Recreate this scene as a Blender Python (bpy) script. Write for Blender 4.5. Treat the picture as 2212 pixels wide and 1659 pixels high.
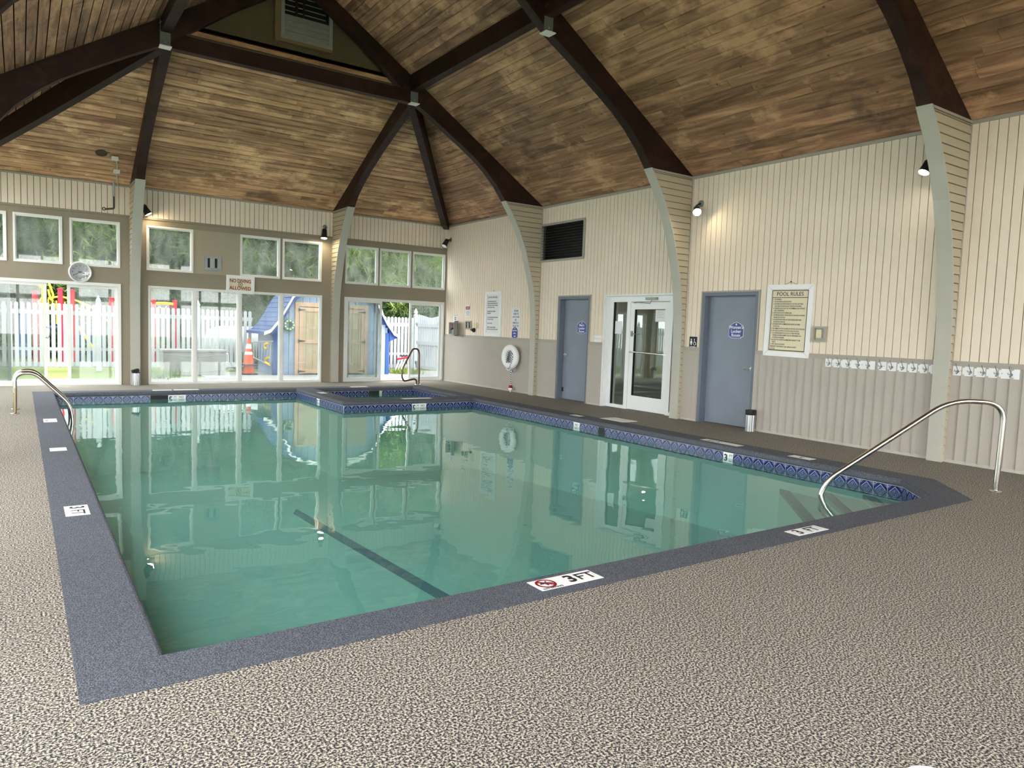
import bpy, bmesh, math, random
import numpy as np
from mathutils import Matrix, Vector
random.seed(7); rng = np.random.default_rng(7)
for o in list(bpy.data.objects): bpy.data.objects.remove(o)
SC = bpy.context.scene
COL = SC.collection

# ---------------------------------------------------------------- camera
CX, CY, CZ, YAW, PIT, ROL, FPX = -9.2309, -16.6431, 1.4209, -0.6023, -0.0766, 0.035, 1548.4168
IW, IH = 2212, 1659
FWD = Vector((-math.sin(YAW)*math.cos(PIT), math.cos(YAW)*math.cos(PIT), math.sin(PIT)))
RGT0 = Vector((math.cos(YAW), math.sin(YAW), 0)); UP0 = RGT0.cross(FWD)
RGT = RGT0*math.cos(ROL) + UP0*math.sin(ROL); UPV = -RGT0*math.sin(ROL) + UP0*math.cos(ROL)
CAMP = Vector((CX, CY, CZ))
cam = bpy.data.cameras.new('camera'); camo = bpy.data.objects.new('camera', cam); COL.objects.link(camo)
cam.sensor_width = 36.0; cam.lens = 36.0*FPX/IW; cam.clip_start = 0.05; cam.clip_end = 300
m = Matrix((RGT, UPV, -FWD)).transposed().to_4x4(); m.translation = CAMP
camo.matrix_world = m
SC.camera = camo

def _on(ax, u, v, c):
    d = FWD + RGT*((u-IW/2)/FPX) - UPV*((v-IH/2)/FPX)
    return CAMP + d*((c-CAMP[ax])/d[ax])
def PX(u, v, c=0): return _on(0, u, v, c)      # pixel -> point on the plane x = c
def PY(u, v, c=0): return _on(1, u, v, c)
def PZ(u, v, c=0): return _on(2, u, v, c)

# ---------------------------------------------------------------- world (overcast sky) and exposure
w = bpy.data.worlds.new('overcast_sky'); SC.world = w; w.use_nodes = True
bg = w.node_tree.nodes['Background']
bg.inputs['Color'].default_value = (1.0, 0.985, 0.975, 1); bg.inputs['Strength'].default_value = 3.0
SC.view_settings.view_transform = 'Standard'; SC.view_settings.look = 'None'
SC.view_settings.gamma = 1.0; SC.view_settings.use_curve_mapping = False
SC.view_settings.exposure = 2.08
SC.cycles.diffuse_bounces = 8; SC.cycles.max_bounces = 14; SC.cycles.transparent_max_bounces = 16

# ---------------------------------------------------------------- materials
def lin(c):
    c = c/255.0
    return c/12.92 if c <= 0.04045 else ((c+0.055)/1.055)**2.4
def rgb(r, g, b): return (lin(r), lin(g), lin(b), 1)
M = {}
def nt(name):
    m = bpy.data.materials.new(name); m.use_nodes = True; M[name] = m
    return m, m.node_tree, m.node_tree.nodes, m.node_tree.links, m.node_tree.nodes['Principled BSDF']
def plain(name, col, rough=0.6, metal=0.0, vary=0.0, nscale=8.0, bump=0.0, spec=0.3):
    m, t, N, L, b = nt(name)
    b.inputs['Roughness'].default_value = rough; b.inputs['Metallic'].default_value = metal
    b.inputs['Specular IOR Level'].default_value = spec
    if vary > 0 or bump > 0:
        g = N.new('ShaderNodeNewGeometry'); no = N.new('ShaderNodeTexNoise')
        no.inputs['Scale'].default_value = nscale; no.inputs['Detail'].default_value = 5
        L.new(g.outputs['Position'], no.inputs['Vector'])
        mx = N.new('ShaderNodeMix'); mx.data_type = 'RGBA'
        mx.inputs['A'].default_value = tuple(c*(1-vary) for c in col[:3])+(1,)
        mx.inputs['B'].default_value = tuple(min(1, c*(1+vary)) for c in col[:3])+(1,)
        L.new(no.outputs['Fac'], mx.inputs['Factor']); L.new(mx.outputs['Result'], b.inputs['Base Color'])
        if bump > 0:
            bu = N.new('ShaderNodeBump'); bu.inputs['Strength'].default_value = bump; bu.inputs['Distance'].default_value = 0.01
            L.new(no.outputs['Fac'], bu.inputs['Height']); L.new(bu.outputs['Normal'], b.inputs['Normal'])
    else:
        b.inputs['Base Color'].default_value = col
    return m
def emit(name, col, st):
    m, t, N, L, b = nt(name)
    b.inputs['Base Color'].default_value = (0, 0, 0, 1)
    b.inputs['Emission Color'].default_value = col; b.inputs['Emission Strength'].default_value = st
    return m

def speckle(name, dark, mid, light, scale, big=0.0):
    m, t, N, L, b = nt(name)
    b.inputs['Roughness'].default_value = 0.75; b.inputs['Specular IOR Level'].default_value = 0.25
    g = N.new('ShaderNodeNewGeometry')
    no = N.new('ShaderNodeTexNoise'); no.inputs['Scale'].default_value = scale; no.inputs['Detail'].default_value = 2.5
    no.inputs['Roughness'].default_value = 0.6
    L.new(g.outputs['Position'], no.inputs['Vector'])
    cr = N.new('ShaderNodeValToRGB'); e = cr.color_ramp.elements
    e[0].position = 0.43; e[0].color = dark; e[1].position = 0.58; e[1].color = light
    x = e.new(0.5); x.color = mid
    L.new(no.outputs['Fac'], cr.inputs['Fac'])
    n2 = N.new('ShaderNodeTexNoise'); n2.inputs['Scale'].default_value = 1.3; n2.inputs['Detail'].default_value = 4
    L.new(g.outputs['Position'], n2.inputs['Vector'])
    mr = N.new('ShaderNodeMapRange'); mr.inputs['To Min'].default_value = 1-big; mr.inputs['To Max'].default_value = 1+big
    L.new(n2.outputs['Fac'], mr.inputs['Value'])
    mu = N.new('ShaderNodeMix'); mu.data_type = 'RGBA'; mu.blend_type = 'MULTIPLY'; mu.inputs['Factor'].default_value = 1
    L.new(cr.outputs['Color'], mu.inputs['A']); L.new(mr.outputs['Result'], mu.inputs['B'])
    L.new(mu.outputs['Result'], b.inputs['Base Color'])
    bu = N.new('ShaderNodeBump'); bu.inputs['Strength'].default_value = 0.15; bu.inputs['Distance'].default_value = 0.004
    L.new(no.outputs['Fac'], bu.inputs['Height']); L.new(bu.outputs['Normal'], b.inputs['Normal'])

def wood(name, base, light, dark, stretch, patch=0.5, fine=1.0, rough=0.55):
    """boards: grain stretched along one world axis, per-board tone, worn patches and knots"""
    m, t, N, L, b = nt(name)
    b.inputs['Roughness'].default_value = rough; b.inputs['Specular IOR Level'].default_value = 0.25
    g = N.new('ShaderNodeNewGeometry'); oi = N.new('ShaderNodeObjectInfo')
    ad = N.new('ShaderNodeVectorMath'); ad.operation = 'MULTIPLY_ADD'
    cb = N.new('ShaderNodeCombineXYZ')
    for k in range(3): L.new(oi.outputs['Random'], cb.inputs[k])
    ad.inputs[1].default_value = (9, 9, 9)
    L.new(cb.outputs[0], ad.inputs[0]); L.new(g.outputs['Position'], ad.inputs[2])
    mp = N.new('ShaderNodeMapping'); mp.inputs['Scale'].default_value = stretch
    L.new(ad.outputs[0], mp.inputs['Vector'])
    gr = N.new('ShaderNodeTexNoise'); gr.inputs['Scale'].default_value = 9*fine; gr.inputs['Detail'].default_value = 6
    gr.inputs['Distortion'].default_value = 1.2
    L.new(mp.outputs[0], gr.inputs['Vector'])
    cr = N.new('ShaderNodeValToRGB'); e = cr.color_ramp.elements
    e[0].position = 0.3; e[0].color = dark; e[1].position = 0.72; e[1].color = light
    x = e.new(0.5); x.color = base
    L.new(gr.outputs['Fac'], cr.inputs['Fac'])
    # per board brightness
    mr = N.new('ShaderNodeMapRange'); mr.inputs['To Min'].default_value = 0.72; mr.inputs['To Max'].default_value = 1.25
    L.new(oi.outputs['Random'], mr.inputs['Value'])
    mu = N.new('ShaderNodeMix'); mu.data_type = 'RGBA'; mu.blend_type = 'MULTIPLY'; mu.inputs['Factor'].default_value = 1
    L.new(cr.outputs['Color'], mu.inputs['A']); L.new(mr.outputs['Result'], mu.inputs['B'])
    # worn pale patches and grey mould stains, shaped by their own noise
    mp2 = N.new('ShaderNodeMapping'); mp2.inputs['Scale'].default_value = tuple(0.25*s+0.5 for s in stretch)
    L.new(g.outputs['Position'], mp2.inputs['Vector'])
    pn = N.new('ShaderNodeTexNoise'); pn.inputs['Scale'].default_value = 1.9; pn.inputs['Detail'].default_value = 8; pn.inputs['Roughness'].default_value = 0.68
    L.new(mp2.outputs[0], pn.inputs['Vector'])
    r1 = N.new('ShaderNodeMapRange'); r1.inputs['From Min'].default_value = 0.53; r1.inputs['From Max'].default_value = 0.64
    r1.inputs['To Max'].default_value = patch
    L.new(pn.outputs['Fac'], r1.inputs['Value'])
    m1 = N.new('ShaderNodeMix'); m1.data_type = 'RGBA'; m1.inputs['B'].default_value = tuple(min(1, c*1.35) for c in light[:3])+(1,)
    L.new(r1.outputs['Result'], m1.inputs['Factor']); L.new(mu.outputs['Result'], m1.inputs['A'])
    r2 = N.new('ShaderNodeMapRange'); r2.inputs['From Min'].default_value = 0.44; r2.inputs['From Max'].default_value = 0.33
    r2.inputs['To Max'].default_value = patch
    L.new(pn.outputs['Fac'], r2.inputs['Value'])
    m2 = N.new('ShaderNodeMix'); m2.data_type = 'RGBA'; m2.inputs['B'].default_value = (dark[0]*.55, dark[1]*.6, dark[2]*.8, 1)
    L.new(r2.outputs['Result'], m2.inputs['Factor']); L.new(m1.outputs['Result'], m2.inputs['A'])
    # knots
    vo = N.new('ShaderNodeTexVoronoi'); vo.inputs['Scale'].default_value = 3.2
    L.new(ad.outputs[0], vo.inputs['Vector'])
    r3 = N.new('ShaderNodeMapRange'); r3.inputs['From Min'].default_value = 0.075; r3.inputs['From Max'].default_value = 0.03
    r3.inputs['To Max'].default_value = 0.8
    L.new(vo.outputs['Distance'], r3.inputs['Value'])
    m3 = N.new('ShaderNodeMix'); m3.data_type = 'RGBA'; m3.inputs['B'].default_value = (dark[0]*.4, dark[1]*.35, dark[2]*.35, 1)
    L.new(r3.outputs['Result'], m3.inputs['Factor']); L.new(m2.outputs['Result'], m3.inputs['A'])
    L.new(m3.outputs['Result'], b.inputs['Base Color'])
    bu = N.new('ShaderNodeBump'); bu.inputs['Strength'].default_value = 0.25; bu.inputs['Distance'].default_value = 0.006
    L.new(gr.outputs['Fac'], bu.inputs['Height']); L.new(bu.outputs['Normal'], b.inputs['Normal'])
    return m

def both_sides(N, L, fr, ior):
    # a thin sheet reflects alike from either side: undo the node's inversion on back faces
    g = N.new('ShaderNodeNewGeometry'); mr = N.new('ShaderNodeMapRange')
    mr.inputs['To Min'].default_value = ior; mr.inputs['To Max'].default_value = 1/ior
    L.new(g.outputs['Backfacing'], mr.inputs['Value']); L.new(mr.outputs['Result'], fr.inputs['IOR'])
def glass(name, tint=(0.96, 0.97, 0.965), haze=0.12, ior=1.5):
    m, t, N, L, b = nt(name); N.remove(b); out = N['Material Output']
    tr = N.new('ShaderNodeBsdfTransparent'); tr.inputs['Color'].default_value = tint+(1,)
    gl = N.new('ShaderNodeBsdfGlossy'); gl.inputs['Roughness'].default_value = 0.0
    fr = N.new('ShaderNodeFresnel'); both_sides(N, L, fr, ior)
    mx = N.new('ShaderNodeMixShader'); L.new(fr.outputs[0], mx.inputs[0]); L.new(tr.outputs[0], mx.inputs[1]); L.new(gl.outputs[0], mx.inputs[2])
    if haze > 0:      # dried spray and dust on the panes
        tl = N.new('ShaderNodeBsdfTranslucent'); tl.inputs['Color'].default_value = (.8, .85, .83, 1)
        g = N.new('ShaderNodeNewGeometry'); no = N.new('ShaderNodeTexNoise'); no.inputs['Scale'].default_value = 5; no.inputs['Detail'].default_value = 7
        mp = N.new('ShaderNodeMapping'); mp.inputs['Scale'].default_value = (1.6, 1.6, 0.5)
        L.new(g.outputs['Position'], mp.inputs['Vector']); L.new(mp.outputs[0], no.inputs['Vector'])
        mr = N.new('ShaderNodeMapRange'); mr.inputs['From Min'].default_value = 0.3; mr.inputs['From Max'].default_value = 0.75
        mr.inputs['To Min'].default_value = haze*0.35; mr.inputs['To Max'].default_value = haze*1.9
        L.new(no.outputs['Fac'], mr.inputs['Value'])
        m2 = N.new('ShaderNodeMixShader'); L.new(mr.outputs['Result'], m2.inputs[0]); L.new(mx.outputs[0], m2.inputs[1]); L.new(tl.outputs[0], m2.inputs[2])
        mx = m2
    L.new(mx.outputs[0], out.inputs['Surface'])
    return m

def water(name):
    m, t, N, L, b = nt(name); N.remove(b); out = N['Material Output']
    tr = N.new('ShaderNodeBsdfTransparent'); tr.inputs['Color'].default_value = (0.52, 0.80, 0.78, 1)
    gl = N.new('ShaderNodeBsdfGlossy'); gl.inputs['Roughness'].default_value = 0.0; gl.inputs['Color'].default_value = (0.95, 1, 0.98, 1)
    df = N.new('ShaderNodeBsdfDiffuse'); df.inputs['Color'].default_value = (0.16, 0.42, 0.40, 1)
    mb = N.new('ShaderNodeMixShader'); mb.inputs[0].default_value = 0.22
    L.new(tr.outputs[0], mb.inputs[1]); L.new(df.outputs[0], mb.inputs[2])
    g = N.new('ShaderNodeNewGeometry'); no = N.new('ShaderNodeTexNoise'); no.inputs['Scale'].default_value = 1.9; no.inputs['Detail'].default_value = 2
    mp = N.new('ShaderNodeMapping'); mp.inputs['Scale'].default_value = (1, 1, 1)
    L.new(g.outputs['Position'], mp.inputs['Vector']); L.new(mp.outputs[0], no.inputs['Vector'])
    bu = N.new('ShaderNodeBump'); bu.inputs['Strength'].default_value = 0.2; bu.inputs['Distance'].default_value = 0.016
    L.new(no.outputs['Fac'], bu.inputs['Height'])
    fr = N.new('ShaderNodeFresnel'); both_sides(N, L, fr, 1.42)
    L.new(bu.outputs['Normal'], fr.inputs['Normal']); L.new(bu.outputs['Normal'], gl.inputs['Normal'])
    mx = N.new('ShaderNodeMixShader'); L.new(fr.outputs[0], mx.inputs[0]); L.new(mb.outputs[0], mx.inputs[1]); L.new(gl.outputs[0], mx.inputs[2])
    L.new(mx.outputs[0], out.inputs['Surface'])

def tilemat(name):
    """blue glazed tile, white frame, diamond and corner flowers, drawn in the tile's own coordinates"""
    m, t, N, L, b = nt(name)
    b.inputs['Roughness'].default_value = 0.2; b.inputs['Specular IOR Level'].default_value = 0.35
    tc = N.new('ShaderNodeTexCoord'); sp = N.new('ShaderNodeSeparateXYZ'); L.new(tc.outputs['Object'], sp.inputs[0])
    def math_(op, a, bb=None, c=None):
        n = N.new('ShaderNodeMath'); n.operation = op
        for i, q in enumerate((a, bb, c)):
            if q is None: continue
            if isinstance(q, (int, float)): n.inputs[i].default_value = q
            else: L.new(q, n.inputs[i])
        return n.outputs[0]
    ax = math_('ABSOLUTE', sp.outputs['X']); ay = math_('ABSOLUTE', sp.outputs['Y'])
    h = 0.0775
    d1 = math_('DIVIDE', math_('ADD', ax, ay), h)             # diamond distance 0..2
    band = math_('LESS_THAN', math_('ABSOLUTE', math_('SUBTRACT', d1, 0.80)), 0.075)
    inner = math_('LESS_THAN', d1, 0.55)
    no = N.new('ShaderNodeTexNoise'); no.inputs['Scale'].default_value = 130; no.inputs['Detail'].default_value = 2
    L.new(tc.outputs['Object'], no.inputs['Vector'])
    fl = math_('MULTIPLY', inner, math_('GREATER_THAN', no.outputs['Fac'], 0.54))
    corner = math_('MULTIPLY', math_('GREATER_THAN', d1, 1.35), math_('GREATER_THAN', no.outputs['Fac'], 0.52))
    edge = math_('GREATER_THAN', math_('MAXIMUM', ax, ay), h*0.995)
    pat = math_('MINIMUM', math_('ADD', math_('ADD', band, fl), math_('ADD', corner, math_('MULTIPLY', edge, 0.0))), 1.0)
    mx = N.new('ShaderNodeMix'); mx.data_type = 'RGBA'
    mx.inputs['A'].default_value = rgb(14, 17, 74); mx.inputs['B'].default_value = rgb(136, 152, 205)
    L.new(pat, mx.inputs['Factor'])
    m2 = N.new('ShaderNodeMix'); m2.data_type = 'RGBA'; m2.inputs['B'].default_value = rgb(200, 205, 212)
    L.new(edge, m2.inputs['Factor']); L.new(mx.outputs['Result'], m2.inputs['A'])
    L.new(m2.outputs['Result'], b.inputs['Base Color'])

def stripes(name, c1, c2, axis, period, duty=0.5):
    m, t, N, L, b = nt(name); b.inputs['Roughness'].default_value = 0.8
    tc = N.new('ShaderNodeTexCoord'); sp = N.new('ShaderNodeSeparateXYZ'); L.new(tc.outputs['Object'], sp.inputs[0])
    s = N.new('ShaderNodeMath'); s.operation = 'ADD'; L.new(sp.outputs['Y'], s.inputs[0]); L.new(sp.outputs['X'], s.inputs[1])
    d = N.new('ShaderNodeMath'); d.operation = 'DIVIDE'; d.inputs[1].default_value = period; L.new(s.outputs[0], d.inputs[0])
    f = N.new('ShaderNodeMath'); f.operation = 'FRACT'; L.new(d.outputs[0], f.inputs[0])
    l = N.new('ShaderNodeMath'); l.operation = 'LESS_THAN'; l.inputs[1].default_value = duty; L.new(f.outputs[0], l.inputs[0])
    mx = N.new('ShaderNodeMix'); mx.data_type = 'RGBA'; mx.inputs['A'].default_value = c1; mx.inputs['B'].default_value = c2
    L.new(l.outputs[0], mx.inputs['Factor']); L.new(mx.outputs['Result'], b.inputs['Base Color'])

plain('siding', (.78, .69, .57, 1), 0.55, vary=.05, nscale=2)
plain('siding_back', (.11, .09, .065, 1), 0.9)
plain('wainscot', (.40, .37, .325, 1), 0.5, vary=.06, nscale=3)
plain('infill', (.36, .32, .24, 1), .6)
plain('taupe', (.27, .235, .175, 1), 0.6, vary=.05, nscale=3)
plain('colsiding', (.47, .41, .30, 1), 0.6, vary=.04, nscale=3)
plain('sage', (.45, .445, .39, 1), 0.5, vary=.07, nscale=4)
plain('railtrim', (.37, .345, .305, 1), 0.5)
plain('vinyl', (.74, .75, .73, 1), 0.35)
plain('alum', (.80, .82, .83, 1), 0.35)
plain('bluegrey', rgb(124, 133, 148), 0.38, vary=.12, nscale=3)
plain('bluegrey_frame', rgb(104, 112, 126), 0.38)
plain('black', (.012, .012, .013, 1), 0.5)
plain('darkroom', (.55, .56, .48, 1), 0.8)
plain('white', (.82, .83, .84, 1), 0.45)
plain('paper', (.74, .76, .78, 1), 0.6)
plain('cream', (.72, .66, .47, 1), 0.6)
plain('creamsign', (.70, .63, .46, 1), 0.5)
plain('inkblue', rgb(40, 42, 70), 0.6)
plain('ink', (.02, .02, .025, 1), 0.6)
plain('red', rgb(150, 18, 32), 0.5)
plain('signred', rgb(120, 10, 24), 0.5)
plain('plaque', rgb(62, 78, 150), 0.4)
plain('steel', (.62, .60, .56, 1), 0.22, metal=1.0)
plain('steel_worn', (.40, .33, .22, 1), 0.33, metal=1.0, vary=.3, nscale=20)
plain('galv', (.33, .36, .33, 1), 0.55, metal=.4, vary=.15, nscale=12)
plain('galvplate', (.16, .18, .165, 1), 0.6, metal=.2)
plain('flange', (.8, .78, .74, 1), 0.5)
plain('lampmetal', (.035, .035, .032, 1), 0.4, metal=.5)
plain('pewter', (.22, .25, .27, 1), 0.4, metal=.6)
plain('plaster', rgb(196, 208, 196), 0.7, vary=.05, nscale=1.2)
plain('bluetile', rgb(18, 30, 84), 0.4)
plain('grout', (.62, .64, .64, 1), 0.7)
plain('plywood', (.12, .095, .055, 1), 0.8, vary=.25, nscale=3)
plain('lumber', (.21, .15, .075, 1), 0.7, vary=.2, nscale=5)
plain('olive', (.10, .10, .075, 1), 0.6)
plain('greybox', (.40, .41, .40, 1), 0.5)
plain('rubber', (.02, .02, .022, 1), 0.6)
plain('hole', (.02, .014, .01, 1), 0.9)
plain('clockface', (.52, .55, .57, 1), .5); plain('chromew', (.75, .76, .76, 1), .25, metal=.3); plain('lumberdark', (.06, .04, .025, 1), .8); plain('darkpipe', (.06, .062, .05, 1), .5); plain('panelgroove', rgb(97, 84, 61), .8)
emit('bulb', (1, .80, .52, 1), 45)
glass('pane', tint=(.68, .715, .71), haze=0.035)
glass('pane_clear', haze=0.0)
glass('doorglass', tint=(.80, .84, .82), haze=0.0, ior=2.1)
water('water')
tilemat('tile')
speckle('deck', rgb(38, 39, 47), rgb(113, 107, 100), rgb(192, 184, 170), 110, 0.08)
speckle('coping', rgb(52, 56, 66), rgb(76, 80, 91), rgb(108, 113, 122), 170, 0.10)
wood('ceil_y', rgb(158, 120, 94), rgb(194, 154, 122), rgb(120, 90, 70), (1.0, 0.10, 1.0), 0.75)
wood('ceil_x', rgb(186, 146, 112), rgb(224, 186, 145), rgb(140, 106, 81), (0.10, 1.0, 1.0), 0.7)
wood('beam', rgb(44, 26, 21), rgb(60, 37, 30), rgb(32, 19, 16), (.4, .4, .4), 0.0, 1.0)
stripes('rope', (.85, .86, .88, 1), rgb(24, 44, 92), 1, 0.05)
# outdoors
plain('fence', (.38, .40, .42, 1), 0.5)
plain('grass', rgb(86, 100, 47), 0.9, vary=.4, nscale=6)
plain('concrete', (.22, .217, .213, 1), 0.8, vary=.1, nscale=3)
plain('shedwall', rgb(120, 137, 160), 0.7, vary=.06, nscale=4)
plain('shedgroove', rgb(73, 88, 112), 0.8)
plain('shedtrim', rgb(28, 62, 119), 0.6)
plain('shingle', rgb(57, 75, 111), 0.8, vary=.25, nscale=9)
plain('newwood', rgb(171, 140, 113), 0.7, vary=.12, nscale=6)
plain('panelwood', rgb(152, 138, 109), 0.8, vary=.1, nscale=7)
plain('boxgrey', rgb(136, 136, 134), 0.7, vary=.08, nscale=12)
plain('coneorange', rgb(203, 82, 43), 0.5)
plain('yellow', rgb(212, 171, 45), 0.5)
plain('pred', rgb(171, 25, 46), 0.5)
plain('pblue', rgb(32, 59, 112), 0.5)
plain('alu', (.7, .71, .72, 1), 0.35, metal=.8)
plain('bark', rgb(84, 68, 58), 0.9, vary=.3, nscale=14)
plain('housewall', rgb(112, 111, 120), 0.8)
plain('houseroof', rgb(164, 163, 164), 0.8)
plain('wreathgreen', rgb(72, 120, 88), 0.9)
for i, c in enumerate([(78, 102, 54), (96, 118, 58), (64, 90, 56), (116, 134, 66)]):
    mm = plain('leaf%d' % i, rgb(*c), 0.75, vary=.45, nscale=2.2)
    N = mm.node_tree.nodes; L = mm.node_tree.links; b = N['Principled BSDF']
    tl = N.new('ShaderNodeBsdfTranslucent'); L.new(b.inputs['Base Color'].links[0].from_socket, tl.inputs['Color'])
    mx = N.new('ShaderNodeMixShader'); mx.inputs[0].default_value = .45
    L.new(b.outputs[0], mx.inputs[1]); L.new(tl.outputs[0], mx.inputs[2]); L.new(mx.outputs[0], N['Material Output'].inputs['Surface'])

# ---------------------------------------------------------------- mesh helpers
def link(o, parent=None):
    COL.objects.link(o)
    if parent is not None: o.parent = parent
    return o
def tag(o, label=None, cat=None, group=None, kind=None):
    if label: o['label'] = label
    if cat: o['category'] = cat
    if group: o['group'] = group
    if kind: o['kind'] = kind
    return o
def empty(name, loc=(0, 0, 0), ux=None, uy=None, n=None):
    o = bpy.data.objects.new(name, None); o.empty_display_size = 0.1; COL.objects.link(o)
    if ux is not None:
        mt = Matrix((Vector(ux), Vector(uy), Vector(n))).transposed().to_4x4(); mt.translation = Vector(loc); o.matrix_world = mt
    else: o.location = loc
    return o
RW = dict(ux=(0, -1, 0), uy=(0, 0, 1), n=(-1, 0, 0))      # things on the right wall
BW = dict(ux=(1, 0, 0), uy=(0, 0, 1), n=(0, -1, 0))       # things on the back wall
class MB:
    def __init__(s): s.v = []; s.f = []; s.mi = []; s.cur = 0
    def add(s, v, f):
        k = len(s.v); s.v += [tuple(p) for p in v]; s.f += [tuple(i+k for i in q) for q in f]; s.mi += [s.cur]*len(f); return s
    def box(s, x0, x1, y0, y1, z0, z1):
        v = [(x, y, z) for z in (z0, z1) for y in (y0, y1) for x in (x0, x1)]
        return s.add(v, [(0, 2, 3, 1), (4, 5, 7, 6), (0, 1, 5, 4), (2, 6, 7, 3), (0, 4, 6, 2), (1, 3, 7, 5)])
    def hexa(s, b, t):           # 4 bottom points, 4 top points (same winding)
        return s.add(list(b)+list(t), [(3, 2, 1, 0), (4, 5, 6, 7), (0, 1, 5, 4), (1, 2, 6, 5), (2, 3, 7, 6), (3, 0, 4, 7)])
    def prism(s, poly, fn, a0, a1):   # poly of (p,q); fn(p,q,a)->xyz
        n = len(poly); v = [fn(p, q, a0) for p, q in poly]+[fn(p, q, a1) for p, q in poly]
        f = [tuple(range(n-1, -1, -1)), tuple(range(n, 2*n))]+[(i, (i+1) % n, (i+1) % n+n, i+n) for i in range(n)]
        return s.add(v, f)
    def tube(s, pts, r, n=8, caps=True):
        pts = [Vector(p) for p in pts]; rr = r if isinstance(r, (list, tuple)) else [r]*len(pts)
        t0 = (pts[1]-pts[0]).normalized()
        a = t0.orthogonal().normalized(); V = []
        for i, p in enumerate(pts):
            if i == 0: t = t0
            elif i == len(pts)-1: t = (pts[i]-pts[i-1]).normalized()
            else: t = ((pts[i+1]-pts[i]).normalized()+(pts[i]-pts[i-1]).normalized()).normalized()
            a = (a-t*a.dot(t)).normalized(); b = t.cross(a)
            V += [p+(a*math.cos(2*math.pi*k/n)+b*math.sin(2*math.pi*k/n))*rr[i] for k in range(n)]
        F = [(i*n+k, i*n+(k+1) % n, (i+1)*n+(k+1) % n, (i+1)*n+k) for i in range(len(pts)-1) for k in range(n)]
        if caps: F += [tuple(range(n-1, -1, -1)), tuple(range((len(pts)-1)*n, len(pts)*n))]
        return s.add(V, F)
    def lathe(s, prof, o, axis=(0, 0, 1), n=16):   # prof (r, h) along axis
        ax = Vector(axis).normalized(); a = ax.orthogonal().normalized(); b = ax.cross(a); o = Vector(o)
        V = [o+ax*h+(a*math.cos(2*math.pi*k/n)+b*math.sin(2*math.pi*k/n))*r for r, h in prof for k in range(n)]
        F = [(i*n+k, i*n+(k+1) % n, (i+1)*n+(k+1) % n, (i+1)*n+k) for i in range(len(prof)-1) for k in range(n)]
        F += [tuple(range(n-1, -1, -1)), tuple(range((len(prof)-1)*n, len(prof)*n))]
        return s.add(V, F)
    def torus(s, o, R, r, ax=(0, 0, 1), n=36, k=10, sq=1.0):
        ax = Vector(ax).normalized(); a = ax.orthogonal().normalized(); b = ax.cross(a); o = Vector(o); V = []
        for i in range(n):
            t = 2*math.pi*i/n; d = a*math.cos(t)+b*math.sin(t)
            V += [o+d*(R+r*math.cos(2*math.pi*j/k))+ax*(r*sq*math.sin(2*math.pi*j/k)) for j in range(k)]
        return s.add(V, [(i*k+j, ((i+1) % n)*k+j, ((i+1) % n)*k+(j+1) % k, i*k+(j+1) % k) for i in range(n) for j in range(k)])
    def build(s, name, mat, parent=None, smooth=False):
        me = bpy.data.meshes.new(name); me.from_pydata(s.v, [], s.f)
        mats = mat if isinstance(mat, (list, tuple)) else [mat]
        for q in mats: me.materials.append(M[q])
        if len(mats) > 1: me.polygons.foreach_set('material_index', s.mi)
        bm = bmesh.new(); bm.from_mesh(me); bmesh.ops.recalc_face_normals(bm, faces=bm.faces); bm.to_mesh(me); bm.free()
        if smooth:
            me.polygons.foreach_set('use_smooth', [True]*len(me.polygons))
            try: me.set_sharp_from_angle(angle=math.radians(40))
            except Exception: pass
        me.update()
        return link(bpy.data.objects.new(name, me), parent)
def boxo(name, mat, b, parent=None): return MB().box(*b).build(name, mat, parent)
UNIT = {}
def sbox(name, mat, b, parent=None):
    """a box that shares one unit mesh per material (cheap repeated pieces)"""
    if mat not in UNIT:
        me = bpy.data.meshes.new('piece_'+mat); q = MB().box(-.5, .5, -.5, .5, -.5, .5)
        me.from_pydata(q.v, [], q.f); me.materials.append(M[mat]); me.update(); UNIT[mat] = me
    o = bpy.data.objects.new(name, UNIT[mat])
    o.location = ((b[0]+b[1])/2, (b[2]+b[3])/2, (b[4]+b[5])/2); o.scale = (b[1]-b[0], b[3]-b[2], b[5]-b[4])
    return link(o, parent)
def smooth_path(pts, r=0.08, n=5):
    """round the corners of a polyline"""
    pts = [Vector(p) for p in pts]; out = [pts[0]]
    for i in range(1, len(pts)-1):
        a, b, c = pts[i-1], pts[i], pts[i+1]
        d0 = (a-b); d1 = (c-b); q = min(r, d0.length*.48, d1.length*.48)
        p0 = b+d0.normalized()*q; p1 = b+d1.normalized()*q
        for k in range(n+1):
            t = k/n; out.append(p0*(1-t)**2+b*2*t*(1-t)+p1*t*t)
    out.append(pts[-1]); return out
def text(body, size, loc, mat, parent, name='lettering', align='CENTER', bold=0.0, sx=1.0, rot=0.0, depth=0.0006, space=1.0):
    c = bpy.data.curves.new(name, 'FONT'); c.body = body; c.size = size; c.align_x = align; c.align_y = 'CENTER'
    c.extrude = depth; c.offset = bold*size; c.resolution_u = 3; c.space_line = space
    t = bpy.data.objects.new(name, c); COL.objects.link(t); dg = bpy.context.evaluated_depsgraph_get()
    me = bpy.data.meshes.new_from_object(t.evaluated_get(dg)); bpy.data.objects.remove(t); bpy.data.curves.remove(c)
    me.materials.clear(); me.materials.append(M[mat]); me.name = name
    o = link(bpy.data.objects.new(name, me), parent); o.location = loc; o.scale = (sx, 1, 1); o.rotation_euler = (0, 0, rot)
    return o

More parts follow.
